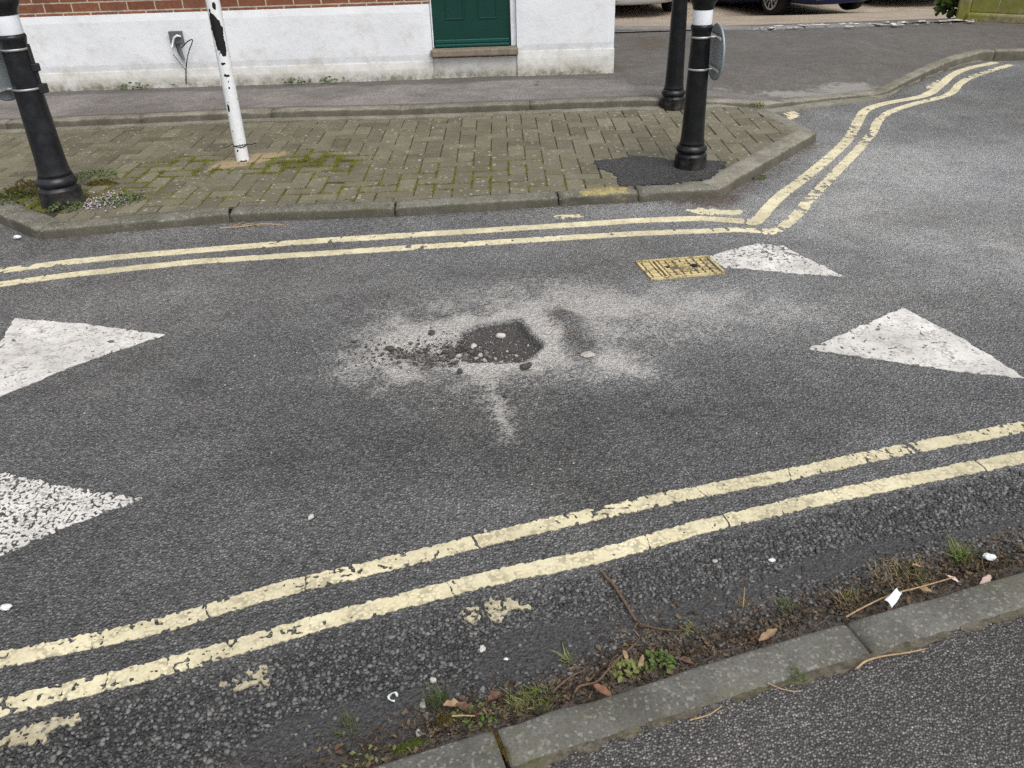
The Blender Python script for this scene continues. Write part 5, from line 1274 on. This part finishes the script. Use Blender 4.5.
# brown bits of leaf and bark washed along the foreground kerb
def debris():
    r = random.Random(9); V = []; F_ = []; tone = []
    cl = [(470, 715, .07, .02, 120), (520, 705, .08, .025, 130), (590, 690, .09, .02, 110), (640, 665, .09, .03, 160), (690, 655, .06, .02, 70), (770, 632, .08, .02, 90), (850, 606, .07, .025, 110), (910, 580, .12, .03, 190), (985, 570, .12, .03, 190), (400, 745, .12, .03, 120), (660, 632, .1, .03, 60)]
    for px, py, a_, b_, n in cl:
        c = P(px, py)
        for k in range(int(n * 2.2)):
            u, v = r.gauss(0, a_), r.gauss(0, b_); x = c.x + u * .96 - v * .28; y = c.y + u * .28 + v * .96
            yk = _nf(x)
            if y < yk + .004: y = yk + .004 + r.random() * .02
            l_ = r.uniform(.002, .009); w_ = l_ * r.uniform(.15, .6); e = Euler((r.gauss(0, .5), r.gauss(0, .5), r.uniform(0, 6.28))).to_matrix(); z_ = float(road_z(np.array([x]), np.array([y]))[0]) + r.uniform(.003, .010); b0 = len(V)
            for q in [(-l_, -w_, 0), (l_, -w_ * .6, .001), (l_ * .8, w_, -.001), (-l_ * .7, w_, .001)]: V.append(tuple(Vector((x, y, z_)) + e @ Vector(q)))
            F_.append((b0, b0 + 1, b0 + 2, b0 + 3)); t_ = r.random() ** 1.6; tone += [t_] * 4
    m = NT('washed_debris'); t = m.attr('tone'); c_ = m.mix(t, (.030, .022, .016), (.16, .115, .070)); M['debris'] = m.out(c_, .9)
    o = meshdata('debris', V, F_, M['debris']); setattr_f(o.data, 'tone', tone); return kind(o, 'stuff')
debris()
leafy('leafy_weed', 757, 162, 40, .03, .02, M['weed'], 'sprig of weed by the corner stone of the paved island', .0, .008, 61) if False else None
leafy('leafy_weed', 757, 178, 60, .05, .018, M['weed'], 'small weeds on the road at the foot of the angled kerb', .0, .008, 62)
leafy('shrub', 951, 14, 260, .16, .45, M['weed'], 'leafy green plant growing beside the mossy timber wall', .13, .05, 63, 'plant')

# mossy low timber wall
tw = thing('timber_wall', 'mossy weathered timber retaining wall at the edge of the forecourt', 'wall', (0, 0, 0))
wa = P(966, 19, .125); wb = P(1024, 22, .125); u_ = Vector((wb.x - wa.x, wb.y - wa.y, 0)).normalized(); 
def wallblock(name, s0, s1, d0, d1, z0, z1, bev=.02):
    nrm = Vector((-u_.y, u_.x, 0)); bm = bmesh.new(); addbox(bm, (s0, d0, z0), (s1, d1, z1), bev)
    bm.transform(Matrix.Translation((wa.x, wa.y, 0)) @ Matrix(((u_.x, nrm.x, 0, 0), (u_.y, nrm.y, 0, 0), (0, 0, 1, 0), (0, 0, 0, 1)))); return obj(name, bm, M['timber'], tw)
wallblock('ledge', .0, 5, -.05, .25, .10, .19)
for k in range(20): wallblock('board', .02 + k * .25, .02 + k * .25 + .243, .0, .045, .192, 1.15 + .02 * (k % 3), .006)
wallblock('end_post', -.10, .018, -.02, .12, .10, 1.3)
wallblock('end_post', 5.0, 5.12, -.02, .12, .10, 1.3)

# ------------------------------------------------------------------ cars
def car(label, paint, c, heading, Ln=4.1, Wd=1.74, Ht=1.47, group='cars parked on the forecourt'):
    """Origin on the ground between the front wheels; +x of the car is forward."""
    t = thing('parked_car', label, 'car', c, heading, group); t.rotation_euler = (0, -math.atan(FS), heading); wb_ = 2.55; fo_ = .82
    # body: cross sections along the length (x from nose to tail)
    st_ = [(fo_, .52, .16, .62, .80), (fo_ - .06, .66, .13, .72, .90), (fo_ - .25, .82, .13, .80, .96), (.35, .86, .17, .90, 1.0), (-.3, .87, .19, .98, 1.0), (-1.2, .87, .19, 1.0, 1.0), (-2.2, .87, .19, 1.02, 1.0), (-2.75, .85, .21, 1.02, .98), (-3.12, .80, .27, .98, .95), (-3.24, .66, .36, .86, .9)]
    bm = bmesh.new(); rings = []
    for x, hw, zb_, zt2, f in st_:
        hw = hw * Wd / 1.74; pr = [(-.72, 0.0), (-.95, .10), (-1.0, .30), (-1.0, .55), (-.96, .80), (-.86, .97), (-.45, 1.0), (.45, 1.0), (.86, .97), (.96, .80), (1.0, .55), (1.0, .30), (.95, .10), (.72, 0.0)]
        rings.append([bm.verts.new((x, hw * a, zb_ + (zt2 - zb_) * b)) for a, b in pr])
    for a, b in zip(rings[:-1], rings[1:]):
        for k in range(len(a)): bm.faces.new((a[k], a[(k + 1) % len(a)], b[(k + 1) % len(a)], b[k]))
    bm.faces.new(rings[0]); bm.faces.new(list(reversed(rings[-1])))
    bmesh.ops.recalc_face_normals(bm, faces=bm.faces)
    body = obj('body', bm, paint, t, True); md = body.modifiers.new('s', 'SUBSURF'); md.levels = md.render_levels = 2
    for wx in (0, -wb_):
        for sy in (-1, 1):
            bm = bmesh.new(); y_ = sy * (Wd / 2 - .11)
            lathe(bm, [(.20, -.10), (.29, -.105), (.315, -.085), (.318, 0), (.315, .085), (.29, .105), (.20, .10)], 36, cap=True); bm.transform(Matrix.Translation((wx, y_, .318)) @ Matrix.Rotation(PI / 2, 4, 'X'))
            w_o = obj('wheel', bm, M['tyre'], t, True)
            bm = bmesh.new()
            for k in range(10):
                a = 2 * PI * k / 10; b_ = bmesh.new(); addbox(b_, (.03, -.012, -.012), (.20, .012, .012), .005); b_.transform(Matrix.Rotation(a, 4, 'Z')); tmp = bpy.data.meshes.new('tmp'); b_.to_mesh(tmp); b_.free(); bm.from_mesh(tmp); bpy.data.meshes.remove(tmp)
            lathe(bm, [(.185, -.012), (.215, -.012), (.215, .012), (.185, .012), (.185, -.012)], 36, cap=False); lathe(bm, [(.045, -.014), (.045, .016), (.03, .02)], 18)
            bm.transform(Matrix.Translation((wx, y_ + sy * .102, .318)) @ Matrix.Rotation(-sy * PI / 2, 4, 'X')); obj('rim', bm, M['rim'], w_o)
            bm = bmesh.new(); lathe(bm, [(.345, -.09), (.37, -.09), (.37, .10), (.345, .10)], 32, cap=False)
            bm.transform(Matrix.Translation((wx, y_ + sy * .04, .318)) @ Matrix.Rotation(PI / 2, 4, 'X'))
            for v in [v for v in bm.verts if v.co.z < .24]: v.co.z = .24
            obj('wheel_arch', bm, M['plastic'], t, True)
    gl = [(.15, .70, .98, .02), (-.55, .62, .99, .47), (-1.6, .60, 1.0, .49), (-2.6, .60, 1.0, .42), (-3.05, .66, 1.0, .02)]
    bm = bmesh.new(); rings = []
    for x, hw, zb_, dh in gl:
        hw *= Wd / 1.74; rings.append([bm.verts.new((x, hw * a * (1.12 - .12 * b), zb_ - .04 + (dh + .04) * b)) for a, b in [(-1.08, 0), (-1.02, .5), (-.92, .95), (-.5, 1.0), (.5, 1.0), (.92, .95), (1.02, .5), (1.08, 0)]])
    for a, b in zip(rings[:-1], rings[1:]):
        for k in range(len(a) - 1): bm.faces.new((a[k], a[k + 1], b[k + 1], b[k]))
    bmesh.ops.recalc_face_normals(bm, faces=bm.faces); obj('windows', bm, M['glass'], t, True)
    bm = bmesh.new(); rings = []
    for x, hw, z_ in [(-.5, .56, 1.455), (-.8, .57, 1.487), (-1.6, .575, 1.50), (-2.4, .56, 1.455), (-2.7, .55, 1.38)]: rings.append([bm.verts.new((x, hw * a, z_ - .03 * abs(a) ** 3)) for a in np.linspace(-1.02, 1.02, 9)])
    for a, b in zip(rings[:-1], rings[1:]):
        for k in range(8): bm.faces.new((a[k], b[k], b[k + 1], a[k + 1]))
    obj('roof_panel', bm, paint, t, True)
    bm = bmesh.new(); addbox(bm, (fo_ - .10, -.55, .19), (fo_ - .02, .55, .225), .02); obj('front_lip', bm, M['plastic'], t)
    bm = bmesh.new(); addbox(bm, (fo_ - .03, -.42, .30), (fo_ + .012, .42, .40), .015); obj('lower_grille', bm, M['plastic'], t)
    bm = bmesh.new(); addbox(bm, (fo_ + .013, -.26, .42), (fo_ + .025, .26, .53), .004); obj('number_plate', bm, M['plate'], t)
    for sy in (-1, 1):
        bm = bmesh.new(); bmesh.ops.create_uvsphere(bm, u_segments=20, v_segments=12, radius=1.0); bm.transform(Matrix.Translation((fo_ - .20, sy * .60 * Wd / 1.74, .66)) @ Matrix.Rotation(-sy * .5, 4, 'Z') @ Matrix.Diagonal((.16, .16, .075, 1))); obj('headlight', bm, M['lamp'], t, True)
        bm = bmesh.new(); addbox(bm, (.0, sy * .93 - .08, .98), (.10, sy * .93 + .08, 1.08), .03); obj('door_mirror', bm, paint, t)
    return t
Lw, Rw = PS(753, 11.5), PS(849, 11.5); print('track', (Rw - Lw).length, Lw, Rw)
mid = (Lw + Rw) / 2; axd = (Rw - Lw); hd = math.atan2(axd.y, axd.x) - PI / 2
car('navy blue car parked facing the road, its silver front wheel showing', M['carblue'], mid + Vector((.05, -.55, .05)), -PI / 2 + .30)
p2 = PS(667, 10); car('silver car parked behind the house corner, its sill and front wheel showing', M['carsilver'], (p2.x - .74, p2.y - .25, zfc(p2.y - .25)), -PI / 2 + .10)
p3 = PS(925, 8); car('black car in deep shade beside the mossy timber wall', M['carblack'], (p3.x, p3.y + .8, zfc(p3.y + .8)), -PI / 2 - .1)

# ------------------------------------------------------------------ daylight: overcast
w = bpy.data.worlds.new('World'); sc.world = w; w.use_nodes = True; nt = w.node_tree; bg = nt.nodes['Background']
sky = nt.nodes.new('ShaderNodeTexSky'); sky.sky_type = 'NISHITA'; sky.sun_disc = False; EL, AZ = math.radians(56), math.radians(152)
sky.sun_elevation = EL; sky.sun_rotation = AZ; sky.dust_density = 3.0; sky.air_density = 1.2; sky.ozone_density = 1.0
hs_ = nt.nodes.new('ShaderNodeHueSaturation'); hs_.inputs['Saturation'].default_value = .32
nt.links.new(sky.outputs[0], hs_.inputs['Color']); nt.links.new(hs_.outputs[0], bg.inputs[0]); bg.inputs[1].default_value = .13
sl = bpy.data.lights.new('sun', 'SUN'); so = bpy.data.objects.new('sun', sl); COL.objects.link(so); sl.energy = 1.3; sl.angle = math.radians(40); sl.color = (1.0, .965, .92)
dirv = Vector((math.sin(AZ) * math.cos(EL), math.cos(AZ) * math.cos(EL), math.sin(EL))); so.rotation_euler = dirv.to_track_quat('Z', 'Y').to_euler(); so.location = (0, 0, 10)
vs = sc.view_settings; vs.view_transform = 'Standard'; vs.look = 'None'; vs.gamma = 1.0; vs.use_curve_mapping = False; vs.exposure = 0.55
sc.render.engine = 'CYCLES'; sc.cycles.use_denoising = False; sc.cycles.max_bounces = 6
